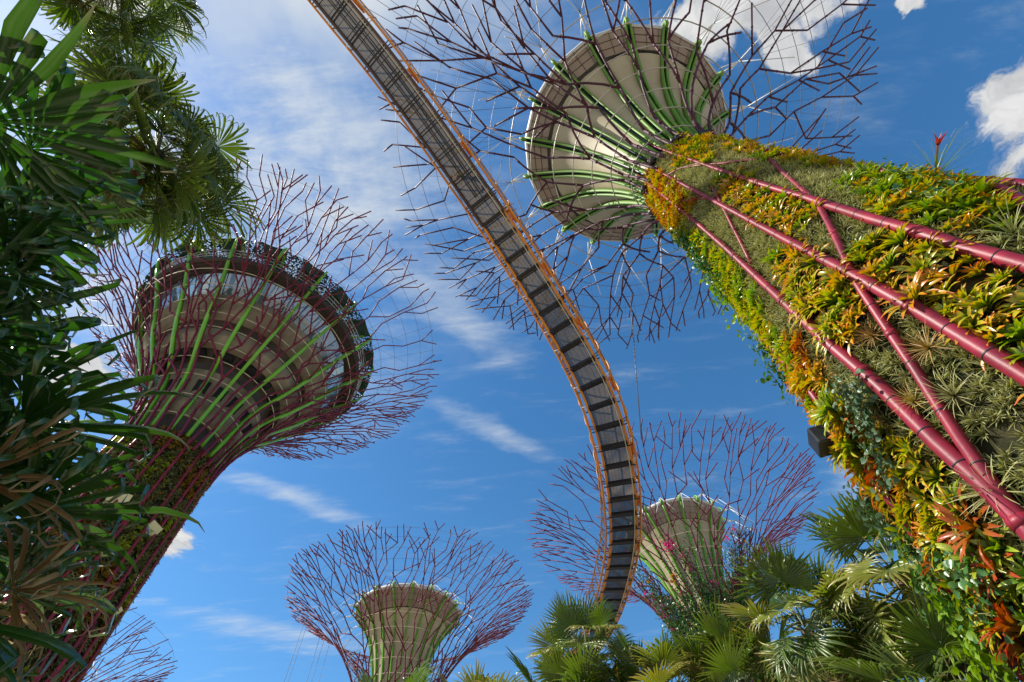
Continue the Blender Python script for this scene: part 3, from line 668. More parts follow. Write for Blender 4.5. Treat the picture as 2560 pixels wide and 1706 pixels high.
# ------------------------------------------------------------------ elevated walkway
SKP = [((762, 0), 28.2), ((868, 130), 26.8), ((965, 260), 25.4), ((1064, 400), 24.0), ((1160, 540), 22.7), ((1248, 680), 21.0), ((1320, 800), 19.2), ((1380, 920), 17.5), ((1415, 1040), 16.5), ((1430, 1150), 16.1), ((1432, 1250), 15.9), ((1415, 1340), 15.8), ((1388, 1425), 15.7)]
SK = [tuple(at_height(p, h)) for p, h in SKP]
d0 = np.array(SK[0]) - SK[1]; d1 = np.array(SK[-1]) - SK[-2]
SK = [tuple(SK[0] + d0 * 1.6), tuple(SK[0] + d0 * .8)] + SK + [tuple(SK[-1] + d1 * .9 + np.array([-.5, 0, 0])), tuple(SK[-1] + d1 * 1.8 + np.array([-1.6, 0, 0]))]
def spline(P, n):
    P = np.array(P, float); P = np.vstack([2 * P[0] - P[1], P, 2 * P[-1] - P[-2]]); out = []
    for i in range(1, len(P) - 2):
        for t in np.arange(n) / n:
            a, b, c_, d = P[i - 1], P[i], P[i + 1], P[i + 2]
            out.append(.5 * (2 * b + (c_ - a) * t + (2 * a - 5 * b + 4 * c_ - d) * t * t + (3 * b - a - 3 * c_ + d) * t ** 3))
    out.append(P[-2]); return np.array(out)
sk = spline(SK, 10)
for _ in range(12): sk[1:-1] = sk[1:-1] * .5 + (sk[:-2] + sk[2:]) * .25
dl = np.r_[0, np.cumsum(np.linalg.norm(np.diff(sk, axis=0), axis=1))]; SKL = dl[-1]
def sk_at(s, off=0.0, z=0.0):
    p = np.array([np.interp(s, dl, sk[:, 0]), np.interp(s, dl, sk[:, 1])]); q = np.array([np.interp(s + .05, dl, sk[:, 0]), np.interp(s + .05, dl, sk[:, 1])]); q0 = np.array([np.interp(s - .05, dl, sk[:, 0]), np.interp(s - .05, dl, sk[:, 1])])
    t = (q - q0) / np.linalg.norm(q - q0); n = np.array([t[1], -t[0]])            # n points to the right of the walking direction
    return np.array([p[0] + n[0] * off, p[1] + n[1] * off, float(np.interp(s, dl, sk[:, 2])) + z]), np.array([t[0], t[1], 0]), np.array([n[0], n[1], 0])
def along(off, z, s0=0.0, s1=None, st=.5):
    s1 = SKL if s1 is None else s1
    return [sk_at(s, off, z)[0] for s in np.linspace(s0, s1, max(2, int((s1 - s0) / st)))]
walk = empty('elevated_walkway', (*sk[len(sk) // 2][:2], 0), 'curved elevated walkway with orange rails and a mesh floor seen from below', 'walkway')
mb = MB(); ss = np.linspace(0, SKL, 240); V = []; T = []
for s in ss:
    for o in (-.58, -.3, 0, .3, .58): V.append(sk_at(s, o, 0)[0]); T.append(float(s))
mb.add(V, [(i * 5 + q, i * 5 + q + 1, i * 5 + q + 6, i * 5 + q + 5) for i in range(239) for q in range(4)], 0, T); mb.build('deck', 'walkway_mesh', walk)
for o, f0, f1, mt in ((-.63, 0, .36, 'brown_steel'), (.63, 0, .36, 'brown_steel'), (-.63, .36, 1, 'orange_paint'), (.63, .36, 1, 'orange_paint')):  # lower stretch coloured orange to stand for its sunlit golden band
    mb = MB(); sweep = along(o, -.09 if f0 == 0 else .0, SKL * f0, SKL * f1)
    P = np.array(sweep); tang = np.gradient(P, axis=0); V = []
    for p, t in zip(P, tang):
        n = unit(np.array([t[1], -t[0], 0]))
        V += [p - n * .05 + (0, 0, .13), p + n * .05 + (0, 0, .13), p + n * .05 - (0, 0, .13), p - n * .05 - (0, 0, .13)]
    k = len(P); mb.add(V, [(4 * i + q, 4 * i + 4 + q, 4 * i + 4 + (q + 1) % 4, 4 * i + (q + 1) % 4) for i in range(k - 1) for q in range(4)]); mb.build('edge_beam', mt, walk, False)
for o in (-.87, .87):
    mb = MB(); tube(mb, along(o, 0.02), .055, 8); mb.build('side_rail', 'orange_paint', walk)
    mb = MB(); tube(mb, along(o * 1.02, 1.08), .030, 8); mb.build('handrail', 'orange_paint', walk)
    mb = MB()
    for z in (.25, .42, .59, .76, .93): tube(mb, along(o * 1.03, z, st=.8), .007, 3)
    mb.build('railing_wires', 'wire_rope', walk)
mb = MB(); tube(mb, along(.50, -.24), .020, 6); mb.build('conduit', 'beige_rod', walk)
for o in (-.10, -.01, .17, .27):
    mb = MB(); tube(mb, along(o, -.20, 0, SKL * .335), .030, 6); mb.build('conduit', 'black_steel', walk)
mb = MB()
for s in np.arange(.3, SKL * .36, .68):
    p, t, n = sk_at(s, 0, -.035); tube(mb, [p - n * .57, p + n * .57], .014, 4)
for o in (.42, .47): tube(mb, along(o, -.07, 0, SKL * .36), .016, 4)
mb.build('floor_grid', 'black_steel', walk)
k = 0; s = .6
while s < SKL - .4:
    p, t, n = sk_at(s, 0, -.12); far = s > SKL * .33
    mb = MB()
    if far: box(mb, p + np.array([0, 0, -.02]), n * .60, t * .085, np.array([0, 0, .075])); tube(mb, [p - n * .8 + t * .15 - np.array([0, 0, .05]), p + n * .8 + t * .15 - np.array([0, 0, .05])], .03, 5)
    else: box(mb, p + t * .07, n * .60, t * .026, np.array([0, 0, .07])); box(mb, p - t * .07, n * .60, t * .026, np.array([0, 0, .07]))
    mb.build('cross_beam', 'black_steel', walk, False)
    for sg in (-1, 1):
        mb = MB(); a = p + n * sg * .68 + np.array([0, 0, .06]); b = p + n * sg * .86 + np.array([0, 0, .13])
        for q in (-.07, .07): tube(mb, [a + t * q, b + t * q], .024, 5)
        mb.build('bracket', 'white_paint' if k % 3 else 'black_steel', walk)
        if s < SKL - 1:
            mb = MB(); r0, _, n2 = sk_at(s, sg * .87, .05); r2, _, _ = sk_at(s, sg * .887, 1.08); rm, _, _ = sk_at(s, sg * 1.0, .5)
            P3 = [r0, r0 * .35 + rm * .65, rm * .6 + r2 * .4, r2]; tube(mb, P3, .036, 6); mb.build('baluster', 'orange_paint', walk)
    if k % 3 == 1 and s < SKL * .8:
        mb = MB(); q, t2, n2 = sk_at(s + .5, .76, .12); box(mb, q, t2 * .36, n2 * .05, np.array([0, 0, .09])); mb.build('kick_plate', 'signal_orange', walk, False)
    s += 1.36 if not far else 1.0; k += 1
# hangers from the near tower's ring down to the right rail, and a thick rope among them
sm = np.linspace(0, SKL, 400); dT = [np.hypot(sk_at(s)[0][0] - C1[0], sk_at(s)[0][1] - C1[1]) for s in sm]
for i, fs in enumerate(np.linspace(.36, .56, 9)):
    s = SKL * fs; q, t, n = sk_at(s, .89, 1.1); th = math.atan2(q[1] - C1[1], q[0] - C1[0]) + .10 * math.sin(i * 2.3)
    p = prof1.pt(C1, prof1.s_at_r(8.6 + 1.6 * (i % 3)), th); mb = MB(); tube(mb, [p, q], .013, 4); mb.build('hanger_cable', 'wire_rope', walk)
for i, fs in enumerate(np.linspace(.05, .34, 8)):
    s = SKL * fs; q, t, n = sk_at(s, .87, .1); th = math.atan2(q[1] - C1[1], q[0] - C1[0]) - .12 + .04 * i
    p = np.array([C1[0], C1[1], 31.2]) + np.array([math.cos(th), math.sin(th), 0]) * 7.2; mb = MB(); tube(mb, [p, q], .012, 4); mb.build('hanger_cable', 'wire_rope', walk)
rp = MB(); a = prof1.pt(C1, prof1.s_at_r(9.5), math.atan2(at_height((1472, 700), 27.0)[1] - C1[1], at_height((1472, 700), 27.0)[0] - C1[0])); tube(rp, [a, tuple(at_height((1474, 1010), 17.2))], .028, 5)
rp.build('hanger_cable', 'wire_rope', walk)
# thin ropes under the left of the middle tower's crown
for i, a in enumerate((2.75, 2.85, 2.93, 3.3, 3.45)):
    mb = MB(); p = prof3.pt(C3, prof3.s_at_r(13.0), a); tube(mb, [p, (p[0], p[1], 16)], .028, 4); mb.build('hanging_rope', 'wire_rope', tower3)

# ------------------------------------------------------------------ people on the walkway
def person(s, off, face, shirt, label, lean=.2):
    p, t, n = sk_at(s, off, .01); root = empty('person', tuple(p), label, 'person')
    f = unit(n * math.cos(face) + t * math.sin(face)); sdv = np.array([-f[1], f[0], 0])
    def W(x, y, z): return p + f * x + sdv * y + np.array([0, 0, z])
    def skin(name, verts, edges, radii, mat, lv=2):
        me = bpy.data.meshes.new(name); me.from_pydata([tuple(v) for v in verts], edges, []); o = bpy.data.objects.new(name, me); col.objects.link(o)
        m = o.modifiers.new('skin', 'SKIN'); m.use_smooth_shade = True
        for i, r in enumerate(radii): me.skin_vertices[0].data[i].radius = (r, r) if np.isscalar(r) else r
        me.skin_vertices[0].data[0].use_root = True
        o.modifiers.new('sub', 'SUBSURF').levels = lv; o.modifiers['sub'].render_levels = lv; me.materials.append(MAT[mat])
        o.parent = root; o.matrix_parent_inverse = Matrix.Translation(-Vector(root.location)); return o
    body = [W(0, 0, .95), W(.06, 0, 1.15), W(lean * .8, 0, 1.38), W(lean, 0, 1.48), W(lean + .06, 0, 1.58), W(lean + .09, 0, 1.68),
            W(lean * .8, .17, 1.40), W(lean + .15, .22, 1.15), W(lean + .36, .14, 1.10), W(lean * .8, -.17, 1.40), W(lean + .15, -.22, 1.15), W(lean + .36, -.14, 1.10),
            W(0, .09, .88), W(.03, .10, .48), W(-.02, .11, .07), W(.12, .12, .03), W(0, -.09, .88), W(.01, -.10, .48), W(-.04, -.11, .07), W(.10, -.12, .03)]
    E = [(0, 1), (1, 2), (2, 3), (3, 4), (4, 5), (2, 6), (6, 7), (7, 8), (2, 9), (9, 10), (10, 11), (0, 12), (12, 13), (13, 14), (14, 15), (0, 16), (16, 17), (17, 18), (18, 19)]
    Rd = [.14, .13, .15, .06, .085, .09, .07, .048, .03, .07, .048, .03, .095, .062, .042, .035, .095, .062, .042, .035]
    skin('body', body, E, Rd, 'skin')
    skin('shirt', [W(0, 0, .92), W(.06, 0, 1.15), W(lean * .8, 0, 1.39), W(lean * .8, .18, 1.40), W(lean + .10, .21, 1.25), W(lean * .8, -.18, 1.40), W(lean + .10, -.21, 1.25)], [(0, 1), (1, 2), (2, 3), (3, 4), (2, 5), (5, 6)], [.165, .155, .165, .085, .07, .085, .07], shirt)
    skin('trousers', [W(0, 0, .96), W(0, .10, .85), W(.03, .10, .48), W(-.02, .11, .12), W(0, -.10, .85), W(.01, -.10, .48), W(-.04, -.11, .12)], [(0, 1), (1, 2), (2, 3), (0, 4), (4, 5), (5, 6)], [.155, .11, .078, .06, .11, .078, .06], 'dark_cloth')
    skin('hair', [W(lean + .05, 0, 1.66), W(lean + .07, 0, 1.74), W(lean + .02, 0, 1.58)], [(0, 1), (0, 2)], [.098, .08, .07], 'dark_hair')
    for sg in (-1, 1):
        for k in range(5):
            y = sg * .14 + (k - 2) * .017; l = (.045, .07, .078, .07, .055)[k]; a = W(lean + .37, y, 1.10)
            skin('finger', [a, W(lean + .37 + l * .6, y, 1.10), W(lean + .37 + l, y, 1.07)], [(0, 1), (1, 2)], [.010, .009, .007], 'skin', 1)
def s_near(px):
    return float(dl[min(range(len(sk)), key=lambda i: math.dist(proj(sk[i]), px))])
person(s_near((1165, 500)), .40, .25, 'blue_cloth', 'person in a blue top leaning on the right rail of the walkway')
person(s_near((1290, 725)), .36, .8, 'dark_cloth', 'person in dark clothes standing on the walkway floor above the bend')
person(s_near((1055, 400)), -.25, 2.6, 'tan_cloth', 'person in a tan top on the upper stretch of the walkway')

# ------------------------------------------------------------------ plants on the near trunk
def in_poly(p, poly):
    x, y = p; ins = False; j = len(poly) - 1
    for i in range(len(poly)):
        xi, yi = poly[i]; xj, yj = poly[j]
        if (yi > y) != (yj > y) and x < (xj - xi) * (y - yi) / (yj - yi) + xi: ins = not ins
        j = i
    return ins
# beds: outline in the photo, mix of kinds, spacing, where it is (for the labels)
BEDS = [([(1600, 318), (1760, 372), (2130, 405), (2420, 415), (2420, 330), (2100, 300), (1700, 270)], 'gold amber green amber', .42, 'along the trunk top edge'),
        ([(1640, 385), (1720, 405), (1890, 480), (1830, 545), (1740, 500), (1650, 440)], 'amber gold green amber', .28, 'between the two upper crimson pipes'),
        ([(1930, 420), (2000, 385), (2200, 415), (2300, 450), (2320, 520), (2180, 520), (2020, 485)], 'green gold green amber green', .30, 'in the bed above the longest pipe'),
        ([(1530, 320), (1620, 318), (1640, 372), (1560, 385)], 'gold green amber', .28, 'at the neck under the funnel'),
        ([(1470, 385), (1530, 395), (1600, 470), (1560, 530), (1500, 500)], 'amber scarlet gold', .24, 'at the left edge of the neck'),
        ([(1505, 505), (1575, 520), (1660, 575), (1740, 680), (1800, 790), (1760, 850), (1660, 740), (1580, 640)], 'green gold green gold', .28, 'on the trunk upper left edge'),
        ([(1745, 770), (1830, 770), (1900, 880), (1990, 990), (2030, 1080), (2010, 1180), (1920, 1060), (1820, 930)], 'amber gold scarlet gold green', .30, 'on the left edge beside the black box'),
        ([(1870, 900), (1960, 940), (2090, 1040), (2200, 1160), (2160, 1260), (2060, 1220), (1960, 1080)], 'gold green gold amber', .33, 'in the bed left of the lowest pipe'),
        ([(1770, 590), (1830, 575), (1960, 650), (1985, 740), (1930, 790), (1850, 710)], 'gold amber green gold amber', .31, 'in the bed left of the thin diagonal pipe'),
        ([(1965, 560), (2110, 545), (2240, 590), (2460, 660), (2460, 900), (2353, 830), (2220, 745), (2080, 690), (1985, 645)], 'amber gold green gold amber gold', .36, 'in the big bed under the longest pipe'),
        ([(2080, 1180), (2200, 1160), (2330, 1290), (2460, 1420), (2460, 1600), (2300, 1480), (2180, 1380), (2090, 1270)], 'scarlet gold green gold green', .36, 'among the lower right vines'),
        ([(2150, 1300), (2260, 1450), (2340, 1580), (2300, 1640), (2180, 1480), (2110, 1340)], 'green gold green', .36, 'on the lowest left trunk edge')]
def brom_mesh(seed, kind, n=26, L=.40, W=.026, flare=1.0):
    rng = np.random.default_rng(seed); mb = MB()
    for i in range(n):
        q = i / n; az = i * 2.39996 + rng.normal(0, .12); el = R_(82 - 46 * q ** .8 * flare + rng.normal(0, 8)); l = L * (.62 + .45 * q) * rng.uniform(.85, 1.15); w = W * rng.uniform(.85, 1.15)
        d = np.array([math.cos(az), math.sin(az), 0.0]); s = np.array([-d[1], d[0], 0.0]); p = d * .02; V = []; T = []
        tw = rng.normal(0, .25)
        for k in range(6):
            t = k / 5; ww = w * (.85, 1.0, 1.12, 1.15, .98, .18)[k]
            dr = d * math.cos(el) + np.array([0, 0, math.sin(el)]); nn = -d * math.sin(el) + np.array([0, 0, math.cos(el)])
            s2 = unit(s + nn * tw * t)
            V += [p - s2 * ww + nn * ww * .35, p - nn * ww * .1, p + s2 * ww + nn * ww * .35]; T += [t] * 3
            p = p + dr * l / 5; el -= R_(7 + 13 * t) * (1.2 if q > .4 else .7)
        mb.add(V, [(3 * k + a, 3 * k + a + 1, 3 * k + a + 4, 3 * k + a + 3) for k in range(5) for a in (0, 1)], 0, T)
    return mb
def spike_mb(seed, n=44, L=.32, w=.008, spread=80):
    rng = np.random.default_rng(seed); mb = MB()
    for i in range(n):
        az = i * 2.39996; el = R_(88 - spread * (i / n) ** .7); d = np.array([math.cos(az), math.sin(az), 0]); s = np.array([-d[1], d[0], 0]); p = np.zeros(3); V = []; T = []; l = L * rng.uniform(.7, 1.2)
        for k in range(5):
            t = k / 4; dr = d * math.cos(el) + np.array([0, 0, math.sin(el)]); V += [p - s * w * (1 - t * .92), p + s * w * (1 - t * .92)]; T += [t, t]; p = p + dr * l / 4; el -= R_(rng.uniform(2, 12))
        mb.add(V, [(2 * k, 2 * k + 1, 2 * k + 3, 2 * k + 2) for k in range(4)], 0, T)
    return mb
KINDS = {'gold': ('bromeliad_gold', 'yellow-green bromeliad with orange leaf tips'), 'amber': ('bromeliad_amber', 'orange bromeliad with red leaf tips'),
         'scarlet': ('bromeliad_scarlet', 'dark red bromeliad'), 'green': ('bromeliad_green', 'green strap-leaved bromeliad')}
BM = {k: [brom_mesh(100 * i + j, k, n=26 + 3 * j, L=.34 + .04 * j).mesh('bromeliad', [KINDS[k][0]]) for j in range(4)] for i, k in enumerate(KINDS)}
BMB = {k: [brom_mesh(100 * i + j, k, n=16, L=.36 + .04 * j) for j in range(2)] for i, k in enumerate(KINDS)}
def frame(nrm, spin):
    z = unit(nrm); x = unit(np.cross(np.array([.3, .2, 1.0]), z)); y = np.cross(z, x); c, s = math.cos(spin), math.sin(spin)
    return np.column_stack([x * c + y * s, -x * s + y * c, z])
rngp = np.random.default_rng(77)
def near_pipe(th, z, lim):
    for T, Z, rd in PIPE_TZ:
        for i in range(len(T) - 1):
            r = r1(z); ax, ay = (T[i] - th + PI) % (2 * PI) - PI, Z[i] - z; bx, by = (T[i + 1] - th + PI) % (2 * PI) - PI, Z[i + 1] - z
            a = np.array([ax * r, ay]); b = np.array([bx * r, by]); ab = b - a; t = np.clip(-(a @ ab) / (ab @ ab + 1e-9), 0, 1)
            if np.linalg.norm(a + ab * t) < lim + rd: return True
    return False
SIL = []
cands = []; pts_used = [[] for _ in BEDS]
for _ in range(60000):
    z = rngp.uniform(1.5, 21.2); th = FACE1 + rngp.uniform(-1.9, 1.9); P = t1_pt(th, z, .15)
    px = proj(P)
    if not (1440 < px[0] < 2480 and 230 < px[1] < 1660): continue
    for bi, (poly, mix, gap, where) in enumerate(BEDS):
        if in_poly(px, poly):
            if all((P - q) @ (P - q) > gap * gap * .42 for q in pts_used[bi]) and (bi == 0 or not near_pipe(th, z, -.01)):
                pts_used[bi].append(P); ks = mix.split(); cands.append((float(np.linalg.norm(P - EYE)), th, z, ks[int((.5 + .5 * math.sin(4.1 * z + 2.0 * math.sin(5.3 * th * r1(z)) + bi * 2.4) + rngp.normal(0, .16)) * len(ks)) % len(ks)], bi))
            break
cands.sort(key=lambda q: q[0])
rest = MB(); names = list(KINDS)
print('bromeliads', len(cands))
for i, (dist, th, z, kind, bi) in enumerate(cands):
    nrm = np.array([math.cos(th), math.sin(th), rngp.uniform(.35, 1.1)]) + rngp.normal(0, .25, 3); B = frame(nrm, rngp.uniform(0, 6.28)); p = t1_pt(th, z, .05 if bi else rngp.uniform(.03, .16)); s = rngp.uniform(.55, 1.12)
    if i < 285:
        o = bpy.data.objects.new('bromeliad', BM[kind][rngp.integers(4)]); o.matrix_world = Matrix([list(B[r] * s) + [p[r]] for r in range(3)] + [[0, 0, 0, 1]]); col.objects.link(o)
        tag(o, f'{KINDS[kind][1]} {BEDS[bi][3]}', 'bromeliad', f'{kind if kind != "gold" else "yellow"} bromeliads {BEDS[bi][3]}')
    else:
        q = BMB[kind][rngp.integers(2)]; rest.add(np.array(q.v) @ (B * s).T + p, q.f, names.index(kind), q.t)
if rest.n: o = rest.build('bromeliad_bed', [KINDS[k][0] for k in names], None); tag(o, 'small distant bromeliads packed together in the upper beds of the planted trunk', 'bromeliads', None, 'stuff')

def tuft(rng, n, L, w):
    mb = MB()
    for i in range(n):
        az = rng.uniform(0, 6.28); el = R_(rng.uniform(5, 85)); d = np.array([math.cos(az) * math.cos(el), math.sin(az) * math.cos(el), math.sin(el)]); s = unit(np.cross(d, rng.normal(0, 1, 3))) * w; l = L * rng.uniform(.6, 1.2); b = rng.normal(0, .12, 3) * l
        mb.add([-s, s, d * l * .5 + b * .5 + s * .8, d * l * .5 + b * .5 - s * .8, d * l + b * 1.4 - np.array([0, 0, .15 * l])], [(0, 1, 2, 3), (3, 2, 4)], 0, [0, 0, .5, .5, 1])
    return mb
rt = np.random.default_rng(5); TUFTS = [tuft(rt, 20, .20, .0085) for _ in range(7)]; TUFTV = [(np.array(q.v), q.f, q.t) for q in TUFTS]
air = MB(); n_t = 0
for _ in range(15000):
    z = 21.0 * rngp.uniform(.04, 1) ** .85; th = FACE1 + rngp.uniform(-1.9, 1.9); P = t1_pt(th, z, .02); px = proj(P)
    if not (1380 < px[0] < 2560 and 200 < px[1] < 1750): continue
    bed = any(in_poly(px, b[0]) for b in BEDS)
    if bed and rngp.random() < .90: continue
    V, Fq, Tq = TUFTV[rngp.integers(7)]; B = frame(np.array([math.cos(th), math.sin(th), .15]) + rngp.normal(0, .2, 3), rngp.uniform(0, 6.28)); s = rngp.uniform(.6, 1.25) * (1.1 if z > 10 else 1)
    air.add(V @ (B * s).T + P, Fq, 0, Tq); n_t += 1
tag(air.build('air_plant_carpet', 'air_plant', None, False), 'olive carpet of small spiky air plants covering the near trunk', 'air plants', None, 'stuff')
print('tufts', n_t)
# larger single plants among the carpet
SPK = [spike_mb(3, 46, .30).mesh('air_plant', ['air_plant_orange']), spike_mb(9, 34, .34, .009).mesh('air_plant', ['air_plant'])]
for px, m, s, lab in (((2025, 777), 0, 1.0, 'orange spiky air plant beside the thin diagonal pipe, uppermost of three'), ((2155, 808), 0, 1.15, 'orange spiky air plant in the olive carpet, right of the thin diagonal pipe'),
                      ((2124, 924), 0, 1.0, 'orange spiky air plant left of the thin diagonal pipe, above the lowest pipe'), ((2215, 915), 1, 1.1, 'pale long-leaved air plant in the carpet below the second crimson pipe'),
                      ((2330, 560), 1, 1.4, 'pale curling air plant over the longest crimson pipe at the right edge'), ((2320, 1130), 1, 1.3, 'pale curling air plant right of where the lowest two pipes meet')):
    th, z = t1_hit(px); p = t1_pt(th, z, .12); B = frame(np.array([math.cos(th), math.sin(th), .2]), 1.0)
    o = bpy.data.objects.new('air_plant', SPK[m]); o.matrix_world = Matrix([list(B[r] * s) + [p[r]] for r in range(3)] + [[0, 0, 0, 1]]); col.objects.link(o); tag(o, lab, 'air plant')
def spiky():
    th, z = t1_hit((2168, 372)); p = t1_pt(th, z, .15); root = empty('spiky_plant', tuple(p), 'tall grassy plant with a red flower standing against the sky on the upper trunk edge', 'plant')
    B = frame(np.array([math.cos(th), math.sin(th), .35]), .4)
    a = spike_mb(21, 40, .85, .010, 62); a.v = [tuple(B @ np.array(v) + p) for v in a.v]; a.build('leaves', 'bromeliad_green', root)
    f = spike_mb(22, 9, .26, .03, 50); c0 = p + B @ np.array([.05, .12, .62]); f.v = [tuple(B @ np.array(v) + c0) for v in f.v]; f.build('flower', 'red_petal', root)
    st = MB(); tube(st, [p, c0], .012, 5); st.build('stem', 'red_petal', root)
spiky()
# black box lamp on the left edge
th, z = t1_hit((1972, 990)); p = t1_pt(th, z, .30); e = np.array([math.cos(th), math.sin(th), 0]); tn = np.array([-e[1], e[0], 0])
sgn = 1 if proj(p + tn)[0] < proj(p)[0] else -1; tn = tn * sgn
root = empty('box_lamp', tuple(p), 'black box-shaped lamp housing jutting from the left edge of the near planted trunk', 'lamp')
mb = MB(); q = p - e * .06 + tn * .02; box(mb, q, e * .46, tn * .20, np.array([0, 0, .17])); ob = mb.build('housing', 'black_casing', root, False)
bv = ob.modifiers.new('bevel', 'BEVEL'); bv.width = .03; bv.segments = 2
mb = MB(); tube(mb, [q - e * .3, q - e * .75], .04, 8); tube(mb, [q - e * .3 - (0, 0, .18), q - e * .72 - (0, 0, .3)], .025, 6); mb.build('bracket', 'black_steel', root)

for px, k in (((1985, 952), 'gold'), ((2002, 985), 'amber'), ((1992, 1022), 'gold'), ((1972, 935), 'green'), ((2015, 1010), 'gold')):
    th, z = t1_hit(px); nrm = np.array([math.cos(th), math.sin(th), .5]); B = frame(nrm, px[0]) * 1.05; p = t1_pt(th, z, .30)
    o = bpy.data.objects.new('bromeliad', BM[k][px[1] % 4]); o.matrix_world = Matrix([list(B[r]) + [p[r]] for r in range(3)] + [[0, 0, 0, 1]]); col.objects.link(o)
    tag(o, f'{KINDS[k][1]} half covering the black box', 'bromeliad', 'bromeliads over the black box')
# ---- leafy vines
HL = [(0, 0), (.22, .32), (.46, .40), (.72, .26), (1, 0), (.72, -.26), (.46, -.40), (.22, -.32)]
def heart(mb, p, d, nrm, l, mat=0):
    d = unit(d); s = unit(np.cross(nrm, d)); nn = np.cross(d, s); c0 = p + d * l * .45 - nn * l * .10
    V = [c0] + [p + d * (x - (.10 if 0 < x < .3 else 0)) * l + s * y * l * 1.05 + nn * (abs(y) * .25 - x * x * .18) * l for x, y in HL]
    mb.add(V, [(0, i, i % 8 + 1) for i in range(1, 9)], mat, [.4] + [.2 + .7 * x for x, _ in HL])
def vine(paths, seed, label, mat, size, dens, spread=.14, off=.28):
    rng = np.random.default_rng(seed); th, z = t1_hit(paths[0][0]); root = empty('vine', tuple(t1_pt(th, z, .2)), label, 'vine'); st = MB(); lf = MB()
    for P in paths:
        tz = [t1_hit(q) for q in P]; T = np.unwrap([a for a, _ in tz]); Z = [b for _, b in tz]; n = 40 * (len(P) - 1); pts = []
        for u in np.linspace(0, len(P) - 1, n):
            a = np.interp(u, range(len(P)), T); b = np.interp(u, range(len(P)), Z); pts.append(t1_pt(a, b, off + .06 * math.sin(u * 7 + seed)) + rng.normal(0, .015, 3))
        tube(st, pts[::2], .008, 4); L = np.sum(np.linalg.norm(np.diff(np.array(pts), axis=0), axis=1))
        for k in range(int(L * dens)):
            i = rng.integers(len(pts) - 1); p = pts[i] + rng.normal(0, spread, 3); nr = unit(np.array([p[0] - C1[0], p[1] - C1[1], 0])); p = p + nr * max(0, -(math.hypot(p[0] - C1[0], p[1] - C1[1]) - r1(p[2]) - .1))
            heart(lf, p, np.array([0, 0, -1]) + rng.normal(0, .6, 3) + nr * .4, nr + rng.normal(0, .35, 3) + np.array([0, 0, .3]), size * rng.uniform(.6, 1.25))
    st.build('stem', 'palm_stalk', root); lf.build('leaves', mat, root, True)
vine([[(2010, 870), (2040, 960), (2075, 1040), (2110, 1100)], [(1985, 880), (2050, 985)]], 1, 'grey-green vine trailing over the lowest crimson pipe', 'grey_vine_leaf', .10, 46, .09, .34)
vine([[(2080, 1180), (2160, 1240), (2260, 1290), (2353, 1330)], [(2050, 1215), (2150, 1300), (2250, 1360), (2353, 1400)]], 2, 'broad-leaved green vine spreading over the lower right of the trunk', 'heart_leaf', .088, 62, .12)
vine([[(2130, 1380), (2200, 1430), (2230, 1500), (2290, 1568)], [(2100, 1340), (2180, 1440)], [(2160, 1310), (2200, 1400), (2262, 1500)]], 3, 'light green vine with big heart leaves hanging at the lowest left edge of the trunk', 'lime_leaf', .12, 30, .12, .3)
vine([[(1560, 520), (1610, 560), (1660, 620)], [(1590, 535), (1680, 640)]], 4, 'leafy green vine on the upper left edge of the trunk below the neck', 'heart_leaf', .12, 60, .13)
vine([[(1655, 650), (1700, 700), (1760, 790)], [(1640, 620), (1700, 690)]], 5, 'lime green shrubby creeper halfway up the left edge of the trunk', 'lime_leaf', .13, 60, .15)
vine([[(1750, 760), (1800, 830), (1850, 900)]], 6, 'dark green creeper hanging off the left edge above the black box', 'heart_leaf', .13, 60, .14)
vine([[(1990, 1120), (2030, 1200), (2090, 1290)], [(2010, 1090), (2080, 1200)]], 7, 'dull green creeper on the left edge below the black box', 'grey_vine_leaf', .11, 70, .16)
vine([[(2010, 420), (2100, 440), (2200, 470)], [(2050, 470), (2180, 500)]], 8, 'dark green creeper in the bed above the longest crimson pipe', 'heart_leaf', .09, 26, .10)
vine([[(2230, 1480), (2300, 1568), (2353, 1630)], [(2200, 1500), (2260, 1600)]], 9, 'bright yellow-green shrub at the foot of the trunk in the lower right corner', 'lime_leaf', .11, 60, .18, .35)

